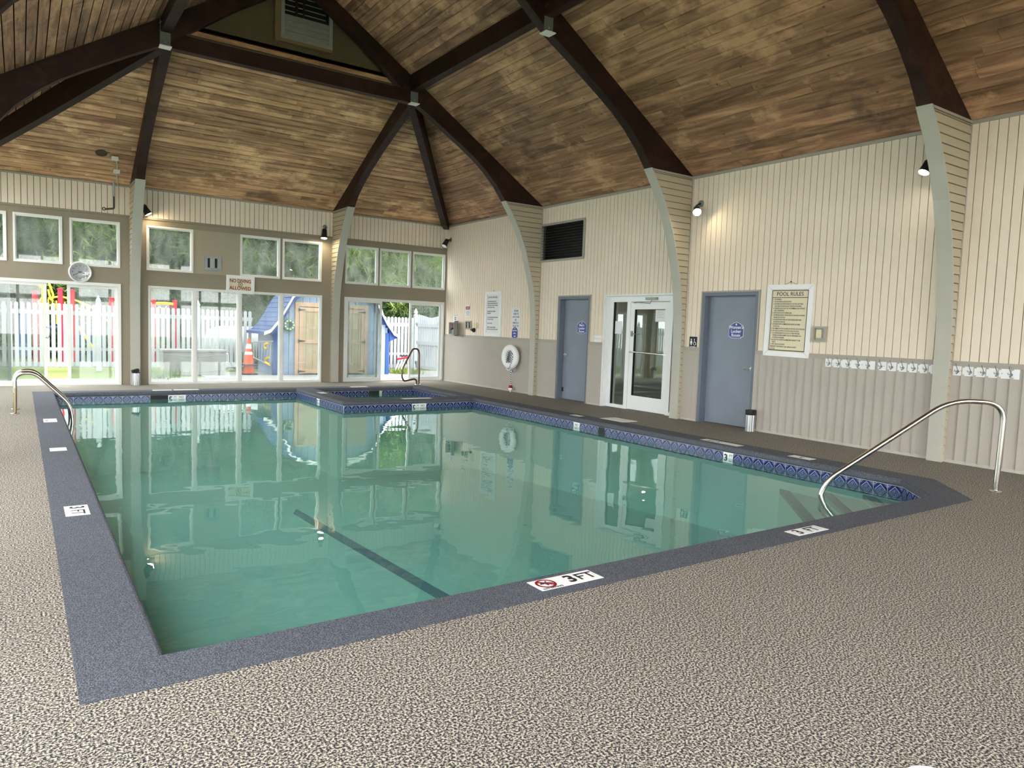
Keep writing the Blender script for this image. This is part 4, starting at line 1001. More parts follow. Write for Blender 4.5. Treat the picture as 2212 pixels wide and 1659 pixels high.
# thermostat in a box, switch plate
y, z, w_, h_ = rw(1760, 705, 1786.5, 739); o = empty('thermostat_box', (0, y-w_/2, z-h_/2), **RW); tag(o, 'grey framed box holding a cream thermostat beside the pool rules board', 'thermostat')
q = MB(); f = .03; q.box(-w_/2, w_/2, -h_/2, -h_/2+f, 0, .05); q.box(-w_/2, w_/2, h_/2-f, h_/2, 0, .05); q.box(-w_/2, -w_/2+f, -h_/2+f, h_/2-f, 0, .05); q.box(w_/2-f, w_/2, -h_/2+f, h_/2-f, 0, .05); q.build('box_frame', 'railtrim', o)
boxo('box_back', 'greybox', (-w_/2+f, w_/2-f, -h_/2+f, h_/2-f, .0, .008), o)
q = MB(); q.box(-.05, .03, -.055, .06, .008, .04); c_ = q.build('thermostat', 'cream', o); q = MB(); q.lathe([(.022, .04), (.020, .048), (.001, .05)], (-.008, -.018, 0), (0, 0, 1), 16); q.build('dial', 'cream', c_, True)
y, z, w_, h_ = rw(1284.5, 724.5, 1299, 739.5); o = empty('switch_plate', (0, y-w_/2, z-h_/2), **RW); tag(o, 'white multi-gang switch plate between the mens door and the glass door', 'switch')
boxo('plate', 'white', (-w_/2, w_/2, -h_/2, h_/2, 0, .012), o)
for k in range(4): boxo('toggle', 'vinyl', (-w_/2+.035+k*.045, -w_/2+.045+k*.045, -.012, .018, .012, .024), o)
# ---------------------------------------------------------------- phone corner
y, z, w_, h_ = rw(980, 678.6, 988.4, 695.5); o = empty('phone_notice', (0, y-w_/2, z-h_/2), **RW); tag(o, 'small white notice with a dark handset symbol above the open phone box', 'sign')
boxo('sign_plate', 'paper', (-w_/2, w_/2, -h_/2, h_/2, .001, .005), o); q = MB(); q.torus((0, -.01, .006), .035, .010, (0, 0, 1), 18, 5, .2); q.build('handset_symbol', 'inkblue', o); boxo('headline', 'red', (-w_/2+.02, w_/2-.02, h_/2-.03, h_/2-.02, .005, .006), o)
y, z, w_, h_ = rw(977, 696, 987, 722.8); o = empty('phone_box', (0, y-w_/2, z-h_/2), **RW); tag(o, 'open emergency phone box with olive door folded out over the chair rail', 'box')
q = MB(); q.box(-w_/2, w_/2, -h_/2, h_/2, 0, .015); q.box(-w_/2, w_/2, -h_/2, -h_/2+.01, .015, .10); q.box(-w_/2, w_/2, h_/2-.01, h_/2, .015, .10); q.box(-w_/2, -w_/2+.01, -h_/2, h_/2, .015, .10); q.box(w_/2-.01, w_/2, -h_/2, h_/2, .015, .10); q.build('box_body', 'greybox', o)
boxo('red_label', 'red', (-w_/2+.03, w_/2-.03, h_/2-.11, h_/2-.03, .015, .018), o); text('PHONE', .03, (0, h_/2-.07, .019), 'white', o)
q = MB(); q.box(-.05, .05, -.03, .03, .015, .05); q.tube([(-.07, -.03, .06), (0, 0, .07), (.07, .02, .06)], .018, 8); q.build('handset', 'rubber', o)
q = MB(); q.hexa([(w_/2, -h_/2-.01, .09), (w_/2+.01, -h_/2-.01, .085), (w_/2+.30, -h_/2-.01, .155), (w_/2+.29, -h_/2-.01, .165)], [(w_/2, h_/2+.01, .09), (w_/2+.01, h_/2+.01, .085), (w_/2+.30, h_/2+.01, .155), (w_/2+.29, h_/2+.01, .165)]); dr = q.build('box_door', 'olive', o)
for sx_, sz_ in ((.10, 1), (.2, 1), (.12, -1), (.22, -1)):
    q = MB(); zz = sz_*(h_/2+.012); q.box(w_/2+sx_, w_/2+sx_+.04, min(zz, zz+.02*sz_), max(zz, zz+.02*sz_), .10, .14); q.build('door_clip', 'olive', dr)
y, z, w_, h_ = rw(1006.8, 658.7, 1015, 684); o = empty('emergency_notice', (0, y-w_/2, z-h_/2), **RW); tag(o, 'narrow red and white emergency notice above the framed niche', 'sign')
boxo('sign_plate', 'paper', (-w_/2, w_/2, -h_/2, h_/2, .001, .005), o); boxo('red_band', 'red', (-w_/2+.004, w_/2-.004, .03, h_/2-.004, .005, .007), o); boxo('white_band', 'paper', (-w_/2+.012, w_/2-.012, .105, .15, .007, .008), o); text('STOP', .05, (0, .065, .0075), 'white', o)
for k in range(4): boxo('print_line', 'inkblue', (-w_/2+.02, w_/2-.02, -.02-.03*k, -.012-.03*k, .005, .006), o)
y, z, w_, h_ = rw(1007, 693, 1018.5, 711.7); o = empty('alarm_niche', (0, y-w_/2, z-h_/2), **RW); tag(o, 'grey framed niche with a pale fitting inside beside the open phone box', 'box')
q = MB(); f = .03; q.box(-w_/2, w_/2, -h_/2, -h_/2+f, 0, .03); q.box(-w_/2, w_/2, h_/2-f, h_/2, 0, .03); q.box(-w_/2, -w_/2+f, -h_/2+f, h_/2-f, 0, .03); q.box(w_/2-f, w_/2, -h_/2+f, h_/2-f, 0, .03); q.build('box_frame', 'railtrim', o)
boxo('box_back', 'black', (-w_/2+f, w_/2-f, -h_/2+f, h_/2-f, 0, .006), o); q = MB(); q.lathe([(.04, .006), (.04, .03), (.02, .045), (.001, .046)], (-.005, .03, 0), (0, 0, 1), 12); q.box(-.025, .025, -.07, 0, .006, .03); q.build('fitting', 'greybox', o)
y, z, w_, h_ = rw(1025, 697, 1032, 709); o = empty('conduit_box', (0, y-w_/2, z-h_/2), **RW); tag(o, 'small cream twin junction box with a black knob switch below', 'switch')
boxo('box_cover', 'cream', (-w_/2, -.005, -h_/2, h_/2, 0, .05), o); boxo('box_cover', 'cream', (.005, w_/2, -h_/2, h_/2, 0, .05), o)
q = MB(); q.lathe([(.055, 0), (.055, .04), (.03, .05), (.03, .08), (.001, .082)], (-.07, -h_/2-.05, 0), (0, 0, 1), 10); q.tube([(-.11, -h_/2-.05, .02), (-.20, -h_/2-.045, .025)], .018, 8); q.build('knob', 'rubber', o)
# ---------------------------------------------------------------- hook racks
def rack(y0, label):
    o = empty('hook_rack', (0, y0, 1.11), **RW); tag(o, label, 'coat rack', 'white coat hook racks'); w_ = .705
    boxo('rack_board', 'white', (0, w_, -.057, .057, .002, .018), o); boxo('raised_field', 'white', (.02, w_-.02, -.040, .040, .018, .022), o)
    for k in range(5):
        x = .065+k*.14
        q = MB(); q.lathe([(.017, .022), (.015, .028), (.001, .029)], (x, -.008, 0), (0, 0, 1), 10)
        q.tube(smooth_path([(x, -.005, .024), (x-.004, .03, .035), (x-.012, .062, .055), (x-.012, .085, .058)], .02, 3), .0042, 6)
        q.tube(smooth_path([(x, -.008, .026), (x, -.030, .035), (x, -.040, .055), (x, -.022, .068)], .02, 3), .0042, 6)
        q.tube(smooth_path([(x-.004, .0, .026), (x-.022, -.012, .045), (x-.024, .010, .055)], .02, 3), .004, 6)
        q.build('hook', 'pewter', o, True)
    for x in (.10, .53):
        q = MB(); q.lathe([(.006, .022), (.004, .025)], (x, 0, 0), (0, 0, 1), 8); q.build('screw', 'pewter', o)
rack(-10.895, 'white five-hook coat rack next to the pool rules board')
rack(-11.62, 'white five-hook coat rack ending at the clad column')
rack(-12.545, 'white five-hook coat rack on the far side of the clad column from the pool rules')
# ---------------------------------------------------------------- life ring
c = PX(1107, 771, -.09); o = empty('life_ring', (-.035, c.y, c.z), **RW); tag(o, 'white ring buoy with blue and white throw rope hung on the wainscot', 'life ring')
q = MB(); q.torus((0, 0, .115), .205, .075, (0.10, 0, 1), 40, 12, .9); q.build('ring', 'white', o, True)
q = MB(); q.lathe([(.02, 0), (.02, .10), (.03, .11)], (0, .13, 0), (0, 0, 1), 8); q.build('hook_peg', 'pewter', o)
for k in range(6):
    q = MB(); n = 26; ph = random.uniform(0, 6)
    pts = [(.02+(-.04+.018*k)+(.055+.006*k)*math.cos(2*math.pi*t/n)-.06*math.sin(math.pi*t/n), -.06+.20*math.sin(2*math.pi*t/n+.2), .10+.012*k+.012*math.sin(2*math.pi*t/n+ph)) for t in range(n+1)]
    q.tube(pts, .013, 7); q.build('rope_coil', 'rope', o, True)
q = MB(); q.tube(smooth_path([(0, -.20, .10), (.01, -.40, .09), (.0, -.60, .08), (-.0, -.64, .08)], .05, 4), .012, 7); q.build('throw_rope', 'rope', o, True)
q = MB(); q.tube(smooth_path([(.19, -.15, .10), (.20, -.27, .09), (.12, -.36, .09), (.04, -.30, .09)], .07, 5), .011, 7); q.build('throw_rope', 'rope', o, True)
q = MB(); q.tube(smooth_path([(-.23, .20, .10), (-.29, .0, .12), (-.20, -.14, .11), (-.16, -.30, .11), (.02, -.30, .11), (.18, -.18, .11)], .08, 5), .008, 6); q.build('grab_line', 'white', o, True)
fb = MB(); fb.lathe([(.012, .005), (.03, 0), (.046, -.03), (.046, -.06)], (0, -.64, .08), (0, 1, 0), 14); f1 = fb.build('float', 'red', o, True)
fb = MB(); fb.lathe([(.046, -.06), (.046, -.09), (.028, -.12), (.014, -.135), (.014, -.18), (.001, -.185)], (0, -.64, .08), (0, 1, 0), 14); fb.build('float', 'white', o, True)
# ---------------------------------------------------------------- bins
def bin_(x, y, label, tilt):
    o = empty('ash_bin', (x, y, 0)); tag(o, label, 'bin'); n = 48
    q = MB(); V = []
    for z in (.0, .25):
        for k in range(n):
            t = 2*math.pi*k/n; r = .060+.010*abs(math.cos(4*t)); V.append((r*math.cos(t), r*math.sin(t), z))
    q.add(V, [(k, (k+1) % n, n+(k+1) % n, n+k) for k in range(n)]+[tuple(range(n-1, -1, -1)), tuple(range(n, 2*n))]); q.build('fluted_body', 'binsteel', o, True)
    q = MB(); q.lathe([(.076, .25), (.080, .262), (.06, .275)], (0, 0, 0), (0, 0, 1), 20); q.build('rim', 'rubber', o, True)
    q = MB(); q.box(-.06, .06, -.055, .055, 0, .055); l = q.build('lid', 'rubber', o); l.location = (-.005, 0, .272); l.rotation_euler = (0, tilt, .2)
bin_(-.115, -9.795, 'small fluted silver bin with black lid standing by the womens door', 0)
bin_(-7.285, -.20, 'small fluted silver bin with tilted black lid against the end column', -.3)

# ---------------------------------------------------------------- back wall pieces
p = PY(173, 588); o = empty('wall_clock', (p.x, 0, p.z), **BW); tag(o, 'round white rimmed wall clock between the upper windows and sliding door', 'clock'); R = .205
q = MB(); q.lathe([(R, .0), (R, .035), (R-.008, .05), (R-.022, .055), (R-.034, .045), (R-.036, .02)], (0, 0, 0), (0, 0, 1), 44); q.build('rim', 'chromew', o, True)
q = MB(); q.lathe([(R-.03, .012), (R-.03, .02), (0.001, .02)], (0, 0, 0), (0, 0, 1), 40); q.build('face', 'clockface', o)
for h in range(1, 13):
    a = math.pi/2-h*math.pi/6; text(str(h), .044, (.128*math.cos(a), .128*math.sin(a), .0205), 'ink', o, name='numeral', bold=.006)
def hand(ang, L_, w_, z):
    a = math.pi/2-ang; d = Vector((math.cos(a), math.sin(a), 0)); s = Vector((-d.y, d.x, 0)); q = MB()
    q.hexa([-d*.035-s*w_+Vector((0, 0, z)), -d*.035+s*w_+Vector((0, 0, z)), d*L_+s*w_*.6+Vector((0, 0, z)), d*L_-s*w_*.6+Vector((0, 0, z))], [-d*.035-s*w_+Vector((0, 0, z+.002)), -d*.035+s*w_+Vector((0, 0, z+.002)), d*L_+s*w_*.6+Vector((0, 0, z+.002)), d*L_-s*w_*.6+Vector((0, 0, z+.002))])
    q.build('hand', 'ink', o)
hand(math.radians(110), .095, .006, .024); hand(math.radians(240), .125, .005, .027); hand(math.radians(345), .10, .0015, .030)
o = framed('no_diving_sign', (PY(518.5, 615).x, -.02, PY(518.5, 615).z), .60, .395, .065, 'white', 'creamsign', 'white framed NO DIVING ALLOWED sign hung above the tall windows', 'sign', axes=BW, tilt=-.01)
text('NO DIVING', .105, (0, .075, .0135), 'signred', o, bold=.02, sx=.83); text('ALLOWED', .105, (0, -.083, .0135), 'signred', o, bold=.02, sx=.92)
q = MB(); q.torus((0, -.003, .0135), .043, .0045, (0, 0, 1), 28, 6, .3); q.tube([(-.03, .028, .0145), (.03, -.034, .0145)], .003, 6); q.build('ban_ring', 'ink', o)
q = MB(); q.tube([(-.028, -.02, .0140), (0, .0, .0140), (.022, .022, .0140)], .005, 6); q.tube([(0, 0, .014), (.02, -.02, .014)], .004, 6); q.build('diver', 'ink', o)
a, b = PY(442, 553), PY(477, 585.5); o = empty('wall_box', ((a.x+b.x)/2, 0, (a.z+b.z)/2), **BW); tag(o, 'galvanised recessed wall box with two dark slots beside the single square window', 'vent'); w_, h_ = b.x-a.x, a.z-b.z
q = MB(); f = .055; q.box(-w_/2, w_/2, -h_/2, -h_/2+f, 0, .03); q.box(-w_/2, w_/2, h_/2-f*.7, h_/2, 0, .03); q.box(-w_/2, -w_/2+f, -h_/2+f, h_/2-f*.7, 0, .03); q.box(w_/2-.02, w_/2, -h_/2+f, h_/2-f*.7, 0, .03); q.build('box_frame', 'pewter', o)
boxo('slot_back', 'black', (-w_/2+f, w_/2-.02, -h_/2+f, h_/2-f*.7, .0, .005), o); boxo('centre_plate', 'galv', (-.06, .035, -h_/2+f, h_/2-f*.7, .004, .03), o); boxo('side_plate', 'galv', (.09, w_/2-.02, -h_/2+f, h_/2-f*.7, .004, .03), o)
# conduit and boxes on the hipped ceiling
def PH(u, v):
    d = FWD+RGT*((u-IW/2)/FPX)-UPV*((v-IH/2)/FPX); n = Vector((0, S2, 1)); t = (ZE-n.dot(CAMP))/n.dot(d); return CAMP+d*t
hn = Vector((0, -S2, -1)).normalized(); hn = Vector((0, -S2, -1)).normalized()
dn = Vector((0, -S2/1.0, -1)).normalized()
nrm = Vector((0, S2, 1)).normalized()*-1
b1, b2, b3 = PH(248, 338), PH(251.5, 366), PH(254, 398)
o = empty('ceiling_conduit', b1); tag(o, 'two small square boxes joined by thin conduit on the hipped ceiling', 'conduit')
for b in (b1, b2):
    q = MB(); q.box(-.055, .055, -.06, .06, -.06, .0); t = q.build('junction_box', 'flange', o); t.location = b-b1+nrm*.012
q = MB(); q.tube([b1-b1+nrm*.03, (b1+b2)/2-b1+nrm*.04+Vector((.03, 0, 0)), b2-b1+nrm*.03], .012, 7); q.tube([b2-b1+nrm*.03, b3-b1+nrm*.03], .012, 7); q.build('conduit', 'greybox', o, True)
p = PH(219, 330); q = MB(); q.lathe([(.10, -.004), (.10, .008), (.085, .010), (.001, .010)], (0, 0, 0), nrm, 24); o = q.build('ceiling_opening', 'lumberdark', None); o.location = p; tag(o, 'round dark hole cover in the hipped ceiling near the square boxes', 'cover')
t0, t1, t2 = PY(245, 388, -.07), PY(246.5, 450.5, -.07), PY(224.5, 451, -.07)
o = empty('wall_pipe', t1); tag(o, 'thin grey pipe elbow with a ring end on the cream siding above the clock', 'pipe')
q = MB(); q.tube([t0-t1, (t0*.42+t1*.58)-t1], .020, 8); q.build('upper_pipe', 'greybox', o, True)
q = MB(); q.tube(smooth_path([(t0*.44+t1*.56)-t1, Vector((0, 0, 0)), t2-t1+Vector((.03, 0, 0))], .03, 4), .017, 8); q.torus(t2-t1, .026, .009, (0, 1, 0), 16, 6); q.build('lower_pipe', 'darkpipe', o, True)
q = MB(); q.box(-.02, .02, .02, .05, .25, .29); q.build('clamp', 'pewter', o)

# ---------------------------------------------------------------- spot lamps
def lamp(base, bdir, p0, p1, r, lit, label):
    base = Vector(base); o = empty('spot_lamp', base); tag(o, label, 'lamp', 'bullet spot lamps on the columns and walls')
    q = MB(); q.lathe([(.055, 0), (.055, .012), (.04, .022), (.001, .024)], (0, 0, 0), bdir, 16); q.build('wall_plate', 'pewter', o, True)
    p0 = Vector(p0)-base; p1 = Vector(p1)-base; ax = (p1-p0); Ln = ax.length; ax.normalize()
    q = MB(); q.tube([Vector(bdir)*.02, (Vector(bdir)*.06+p0*.5), p0+ax*.03], .014, 8); q.build('swivel_arm', 'lampmetal', o, True)
    q = MB(); q.lathe([(.02, -.02), (r*.72, .0), (r*.80, Ln*.45), (r, Ln), (r*.93, Ln), (r*.90, Ln-.02), (r*.5, Ln-.03)], p0, ax, 20); q.build('housing', 'lampmetal', o, True)
    q = MB(); q.lathe([(r*.90, -.018), (r*.84, -.006), (r*.5, .003), (.001, .006)], p1, ax, 20); q.build('bulb', lit, o, True)
emit('bulb_off_glow', (1, .9, .75, 1), .12); emit('bulb_white', (1, .95, .86, 1), 20)  # the unlit lens is given a faint glow of its own
p0, p1 = PY(309, 444, -.22), PY(321, 463, -.24)
lamp((XJ[0]+AT+.014, -.22, p0.z+.02), (1, 0, 0), p0, p1, .075, 'bulb', 'lit dark bullet spotlight on the end column beside the clock')
p0, p1 = PY(701, 496, -.18), PY(700, 515, -.22)
lamp((PY(701, 491, 0).x, -.022, PY(701, 491, 0).z), (0, -1, 0), p0, p1, .075, 'bulb', 'lit dark bullet spotlight above the shed door window')
p0, p1 = PY(966, 519, -.2), PY(959, 532, -.25)
lamp((-.002, -.20, p0.z+.02), (-1, 0, 0), p0, p1, .075, 'bulb_off_glow', 'unlit dark bullet spotlight in the wall corner below the hip rafter')
b_ = PX(1515, 440, -.001); p0 = PX(1505, 450, -.12); p1 = p0+Vector((-.085, -.09, -.085))
lamp(b_, (-1, 0, 0), p0, p1, .068, 'bulb', 'glowing bullet spotlight on the siding beside the column by the womens door')
p0, p1 = PX(2006, 350, -.20), PX(1995, 373, -.27)
lamp((-.001, p0.y+.06, p0.z+.06), (-1, 0, 0), p0, p1, .065, 'bulb_white', 'glowing bullet spotlight above the coat hook racks')

# ================================================================ outdoors
G = -.12
gr = MB(); gr.box(-40, 30, .17, 60, G-.1, G-.02); gr.box(-40, XL-.17, -45, .17, G-.1, G-.02); gr.box(XL-.17, 30, -45, YS-.17, G-.1, G-.02)
tag(gr.build('ground', 'grass'), 'short patchy lawn around the pool house', 'ground', kind='structure')
pad = MB(); pad.box(XL, 3.2, .165, 3.3, G-.05, G); tag(pad.build('patio', 'concrete'), 'pale concrete patio strip outside the end windows', 'patio', kind='structure')
pad = MB(); pad.box(-5.2, 3.2, 3.3, 5.4, G-.05, G-.005); tag(pad.build('patio_slab', 'concrete'), 'pale concrete slab under the deck box and shed', 'patio', kind='structure')
pad = MB(); pad.box(XL-2.2, XL-.165, YS, 0, G-.05, G); tag(pad.build('side_patio', 'concrete'), 'pale concrete strip outside the left windows', 'patio', kind='structure')
def picket_mesh(h, w_=.088):
    q = MB(); r = w_/2; prof = [(-r, 0), (r, 0), (r, h-r)]+[(r*math.cos(a), h-r+r*math.sin(a)) for a in [math.pi*k/8 for k in range(1, 8)]]+[(-r, h-r)]
    q.prism(prof, lambda p, z, a: (p, a, z), -.012, .012); me = bpy.data.meshes.new('picket'); me.from_pydata(q.v, [], q.f); me.materials.append(M['fence']); me.update(); return me
PK = picket_mesh(1.68)
def post(par, loc, h):
    q = MB(); q.box(-.06, .06, -.06, .06, 0, h); o = q.build('post', 'fence', par); o.location = loc
    q = MB(); q.lathe([(.075, 0), (.075, .03), (.05, .05), (.045, .065), (.065, .10), (.058, .14), (.03, .20), (.008, .25)], (0, 0, h), (0, 0, 1), 10); q.build('post_finial', 'fence', o, True)
def fence(x0, x1, y, pitch, label, hp=1.68, posts=(), endpost=True):
    o = empty('picket_fence', (x0, y, G)); tag(o, label, 'fence', 'white picket fence panels')
    n = int((x1-x0)/pitch)
    for i in range(n):
        t = link(bpy.data.objects.new('picket', PK), o); t.location = (pitch*(i+.5)+.06, -.03, .12)
    for z, h in ((1.50, .11), (.55, .08), (.10, .14)):
        boxo('rail', 'fence', (0, x1-x0, -.015, .03, z, z+h), o)
    post(o, (0, 0, 0), 1.80)
    return o
for k, x in enumerate((-15.0, -12.48, -9.97, -7.47, -4.94)):
    fence(x, x+2.50 if k < 4 else -3.4, 5.9, .1335, 'white picket fence panel '+['far along the yard beyond the left corner', 'in front of the pale house', 'in front of the yellow playground rails', 'in front of the grey deck box', 'in front of the white tank'][k])
fR = fence(.42, 1.66, 5.0, .125, 'white picket fence panel between the shed and the gate'); post(fR, (1.24, 0, 0), 1.86)
o = empty('picket_gate', (1.66, 4.85, G)); tag(o, 'white picket gate standing at right angles near the open sliding door', 'gate')
for i in range(15):
    t = link(bpy.data.objects.new('picket', PK), o); t.location = (0, -.10-i*.122, .12+.18*abs(i-7)/7*.6); t.rotation_euler = (0, 0, math.pi/2)
for z in (.14, .92, 1.50): boxo('rail', 'fence', (-.05, -.013, -1.9, -.02, z, z+.12), o)
boxo('end_stile', 'fence', (-.05, .03, -1.98, -1.86, .05, 1.85), o)
q = MB(); q.lathe([(.06, 0), (.06, .02), (.04, .03)], (-.05, -.06, 1.60), (-1, 0, 0), 14); q.lathe([(.06, 0), (.06, .02), (.04, .03)], (-.05, -.06, .32), (-1, 0, 0), 14); q.build('hinge', 'pewter', o)
boxo('wood_tag', 'lumber', (-.06, -.05, -1.72, -1.5, 1.58, 1.66), o)
q = MB(); q.tube(smooth_path([(-.05, -1.75, 1.02), (-.10, -1.75, 1.02), (-.10, -1.75, 1.24), (-.05, -1.75, 1.24)], .03), .012, 6); q.box(-.07, -.05, -1.84, -1.76, 1.30, 1.38); q.build('latch', 'rubber', o)
# side fence, seen in reflections
o = empty('picket_fence', (-14.2, -20, G)); tag(o, 'white picket fence running along the side yard outside the left windows', 'fence')
for i in range(110):
    t = link(bpy.data.objects.new('picket', PK), o); t.location = (0, i*.19, .12); t.rotation_euler = (0, 0, math.pi/2); t.scale = (1.4, 1, 1)
for z in (.15, .6, 1.5): boxo('rail', 'fence', (.013, .05, 0, 21, z, z+.12), o)
# ---------------------------------------------------------------- shed
SX0, SX1, SY, SD = -3.27, .20, 4.0, 1.65
o = empty('garden_shed', ((SX0+SX1)/2, SY, G)); tag(o, 'light blue shed with blue shingled gambrel roof and raw wood double doors', 'shed'); OX, OY = (SX0+SX1)/2, SY; hw = (SX1-SX0)/2
prof = [(-hw-.34, 1.20), (-hw-.15, 1.28), (-hw+.10, 1.60), (-hw+.48, 2.28), (-hw+.80, 2.52), (0, 2.70)]
full = prof+[(-x, z) for x, z in reversed(prof[:-1])]
q = MB(); body = [(-hw, 0), (hw, 0)]+[(x, z-.03) for x, z in reversed([p for p in full if abs(p[0]) <= hw])]; q.prism(body, lambda p, z, a: (p, a, z), .03, SD); q.build('shed_body', 'shedgroove', o)
def zroof(x):
    for (x0, z0), (x1, z1) in zip(full, full[1:]):
        if x0 <= x <= x1: return z0+(z1-z0)*(x-x0)/(x1-x0)
    return 1.2
x = -hw
while x < hw-.01:
    a, b = x+.006, min(x+.20, hw)-.006; x += .20; z0 = 0.0
    if -hw+.56 < (a+b)/2 < hw-.62: z0 = 2.06
    zt = min(zroof(a), zroof(b))-.04
    if zt > z0+.05: sbox('siding_board', 'shedwall', (a, b, 0, .03, z0, zt), o)
y = .03
while y < SD-.01:
    sbox('siding_board', 'shedwall', (-hw-.02, -hw, y+.005, min(y+.2, SD)-.005, 0, 1.25), o); y += .2
for sx in (-1, 1): boxo('corner_post', 'shedtrim', (sx*hw-.05 if sx < 0 else hw-.06, -hw+.07+hw-hw if False else (sx*hw+.07 if sx < 0 else hw+.05), -.03, .07, 0, 1.28), o)
q = MB()
for (x0, z0), (x1, z1) in zip(full, full[1:]): q.hexa([(x0, -.16, z0-.05), (x1, -.16, z1-.05), (x1, SD+.1, z1-.05), (x0, SD+.1, z0-.05)], [(x0, -.16, z0), (x1, -.16, z1), (x1, SD+.1, z1), (x0, SD+.1, z0)])
q.build('roof_deck', 'shedtrim', o)
q = MB()
for (x0, z0), (x1, z1) in zip(full, full[1:]): q.hexa([(x0, -.185, z0-.07), (x1, -.185, z1-.07), (x1, -.16, z1-.07), (x0, -.16, z0-.07)], [(x0, -.185, z0+.02), (x1, -.185, z1+.02), (x1, -.16, z1+.02), (x0, -.16, z0+.02)])
q.build('barge_board', 'flange', o)
q = MB()
for (x0, z0), (x1, z1) in zip(full[1:4], full[2:5]): q.hexa([(x0+.03, -.15, z0-.17), (x1+.03, -.15, z1-.17), (x1+.03, -.02, z1-.17), (x0+.03, -.02, z0-.17)], [(x0, -.15, z0-.05), (x1, -.15, z1-.05), (x1, -.02, z1-.05), (x0, -.02, z0-.05)])
q.hexa([(hw+.05, -.06, 1.02), (hw+.28, -.06, 1.12), (hw+.28, .04, 1.12), (hw+.05, .04, 1.02)], [(hw+.05, -.06, 1.40), (hw+.28, -.06, 1.19), (hw+.28, .04, 1.19), (hw+.05, .04, 1.40)])
q.build('eave_bracket', 'shedtrim', o)
# shingles on the slope facing the picket fence
L_ = [Vector((x, 0, z)) for x, z in prof]; seg = [(b-a).length for a, b in zip(L_, L_[1:])]; tot = sum(seg)
def along(t):
    for a, b, s in zip(L_, L_[1:], seg):
        if t <= s: return a+(b-a)*(t/s), (b-a).normalized()
        t -= s
    return L_[-1], (L_[-1]-L_[-2]).normalized()
t = 0; row = 0
while t < tot-.05:
    p, d = along(t); p2, d2 = along(min(t+.19, tot)); nv = Vector((-d.z, 0, d.x)); nv = nv if nv.z > 0 or nv.x < 0 else -nv
    y = -.16-(.07 if row % 2 else 0)
    while y < SD+.08:
        w_ = random.uniform(.12, .17); a, b = max(y, -.16)+.004, min(y+w_, SD+.1)-.004; y += w_
        if b-a < .03: continue
        j = random.uniform(0, .006)
        base = [p+nv*.004, p2+nv*.004]; top = [p+nv*(.024+j), p2+nv*.008]
        MB().hexa([(base[0].x, a, base[0].z), (base[1].x, a, base[1].z), (base[1].x, b, base[1].z), (base[0].x, b, base[0].z)], [(top[0].x, a, top[0].z), (top[1].x, a, top[1].z), (top[1].x, b, top[1].z), (top[0].x, b, top[0].z)]).build('shingle', 'shingle', o)
    t += .165; row += 1
# doors
fx0, fx1 = -2.70-OX, -.47-OX
q = MB(); q.box(fx0, fx0+.11, -.035, 0, 0, 1.98); q.box(fx1-.11, fx1, -.035, 0, 0, 1.98); q.box(fx0, fx1, -.036, 0, 1.98, 2.10); q.build('door_frame', 'newwood', o)
mid = (fx0+fx1)/2
for (a, b, hx, s) in ((fx0+.12, mid-.006, fx0+.12, 1), (mid+.006, fx1-.12, fx1-.12, -1)):
    dq = MB(); dq.box(a, b, -.02, -.002, .03, 1.96); dl = dq.build('shed_door', 'panelgroove', o)
    x = a
    while x < b-.01:
        sbox('panel_board', 'panelwood', (x+.004, min(x+.2, b)-.004, -.024, -.018, .03, 1.96), dl); x += .2
    q = MB(); q.box(a, a+.10, -.045, -.022, .03, 1.96); q.box(b-.10, b, -.045, -.022, .03, 1.96); q.build('door_stile', 'newwood', dl)
    for z in (.05, .92, 1.84): boxo('door_rail', 'newwood', (a+.10, b-.10, -.044, -.022, z, z+.10), dl)
    for z in (.10, .98, 1.88):
        q = MB(); q.box(min(hx-.03*s, hx), max(hx-.03*s, hx), -.055, -.036, z-.05, z+.05); q.prism([(hx, z+.03), (hx+.19*s, z+.008), (hx+.19*s, z-.008), (hx, z-.03)], lambda p, r, c: (p, c, r), -.052, -.045); q.build('strap_hinge', 'rubber', dl)
boxo('door_notice', 'paper', (mid-.16, mid-.02, -.05, -.046, 1.45, 1.66), o)
q = MB(); q.torus((-2.885-OX, -.05, 1.43), .125, .05, (0, 1, 0), 24, 8); q.build('wreath', 'wreathgreen', o)
for k in range(9):
    a = k*.7; q = MB(); q.lathe([(.022, 0), (.02, .02), (.001, .025)], (-2.885-OX+.125*math.cos(a), -.10, 1.43+.125*math.sin(a)), (0, -1, 0), 8); q.build('wreath_flower', 'cream', o)
# ladder hung on the shed side
xs = SX0-.07; A, B, Cc, Dd = PX(540, 739, xs), PX(589, 737, xs), PX(541, 769, xs), PX(585, 790, xs)
o = empty('hanging_ladder', A); tag(o, 'aluminium ladder hung sideways on the shed wall', 'ladder')
q = MB(); q.tube([Vector((0, 0, 0)), B-A], .022, 6); q.build('stile', 'alu', o); q = MB(); q.tube([Cc-A, Dd-A], .022, 6); q.build('stile', 'alu', o)
for k in range(8):
    t = (k+.5)/8; q = MB(); q.tube([(B-A)*t, (Cc-A)*(1-t)+(Dd-A)*t], .013, 6); q.build('rung', 'alu', o)
for u0, v0, u1, v1, nm in ((581, 741, 577, 754, 'upper'), (580, 772, 582, 788, 'lower')):
    a, b = PX(u0, v0, xs-.07), PX(u1, v1, xs-.07); q = MB(); m_ = (a+b)/2+Vector((-.03, .16, 0)); q.tube(smooth_path([a-a, m_-a+Vector((0, .05, .05)), m_-a+Vector((0, .05, -.05)), b-a], .1, 5), .035, 8); oo = q.build('yellow_float', 'yellow', None, True); oo.location = a; tag(oo, 'curved yellow float hooked on the %s end of the hung ladder' % nm, 'float')
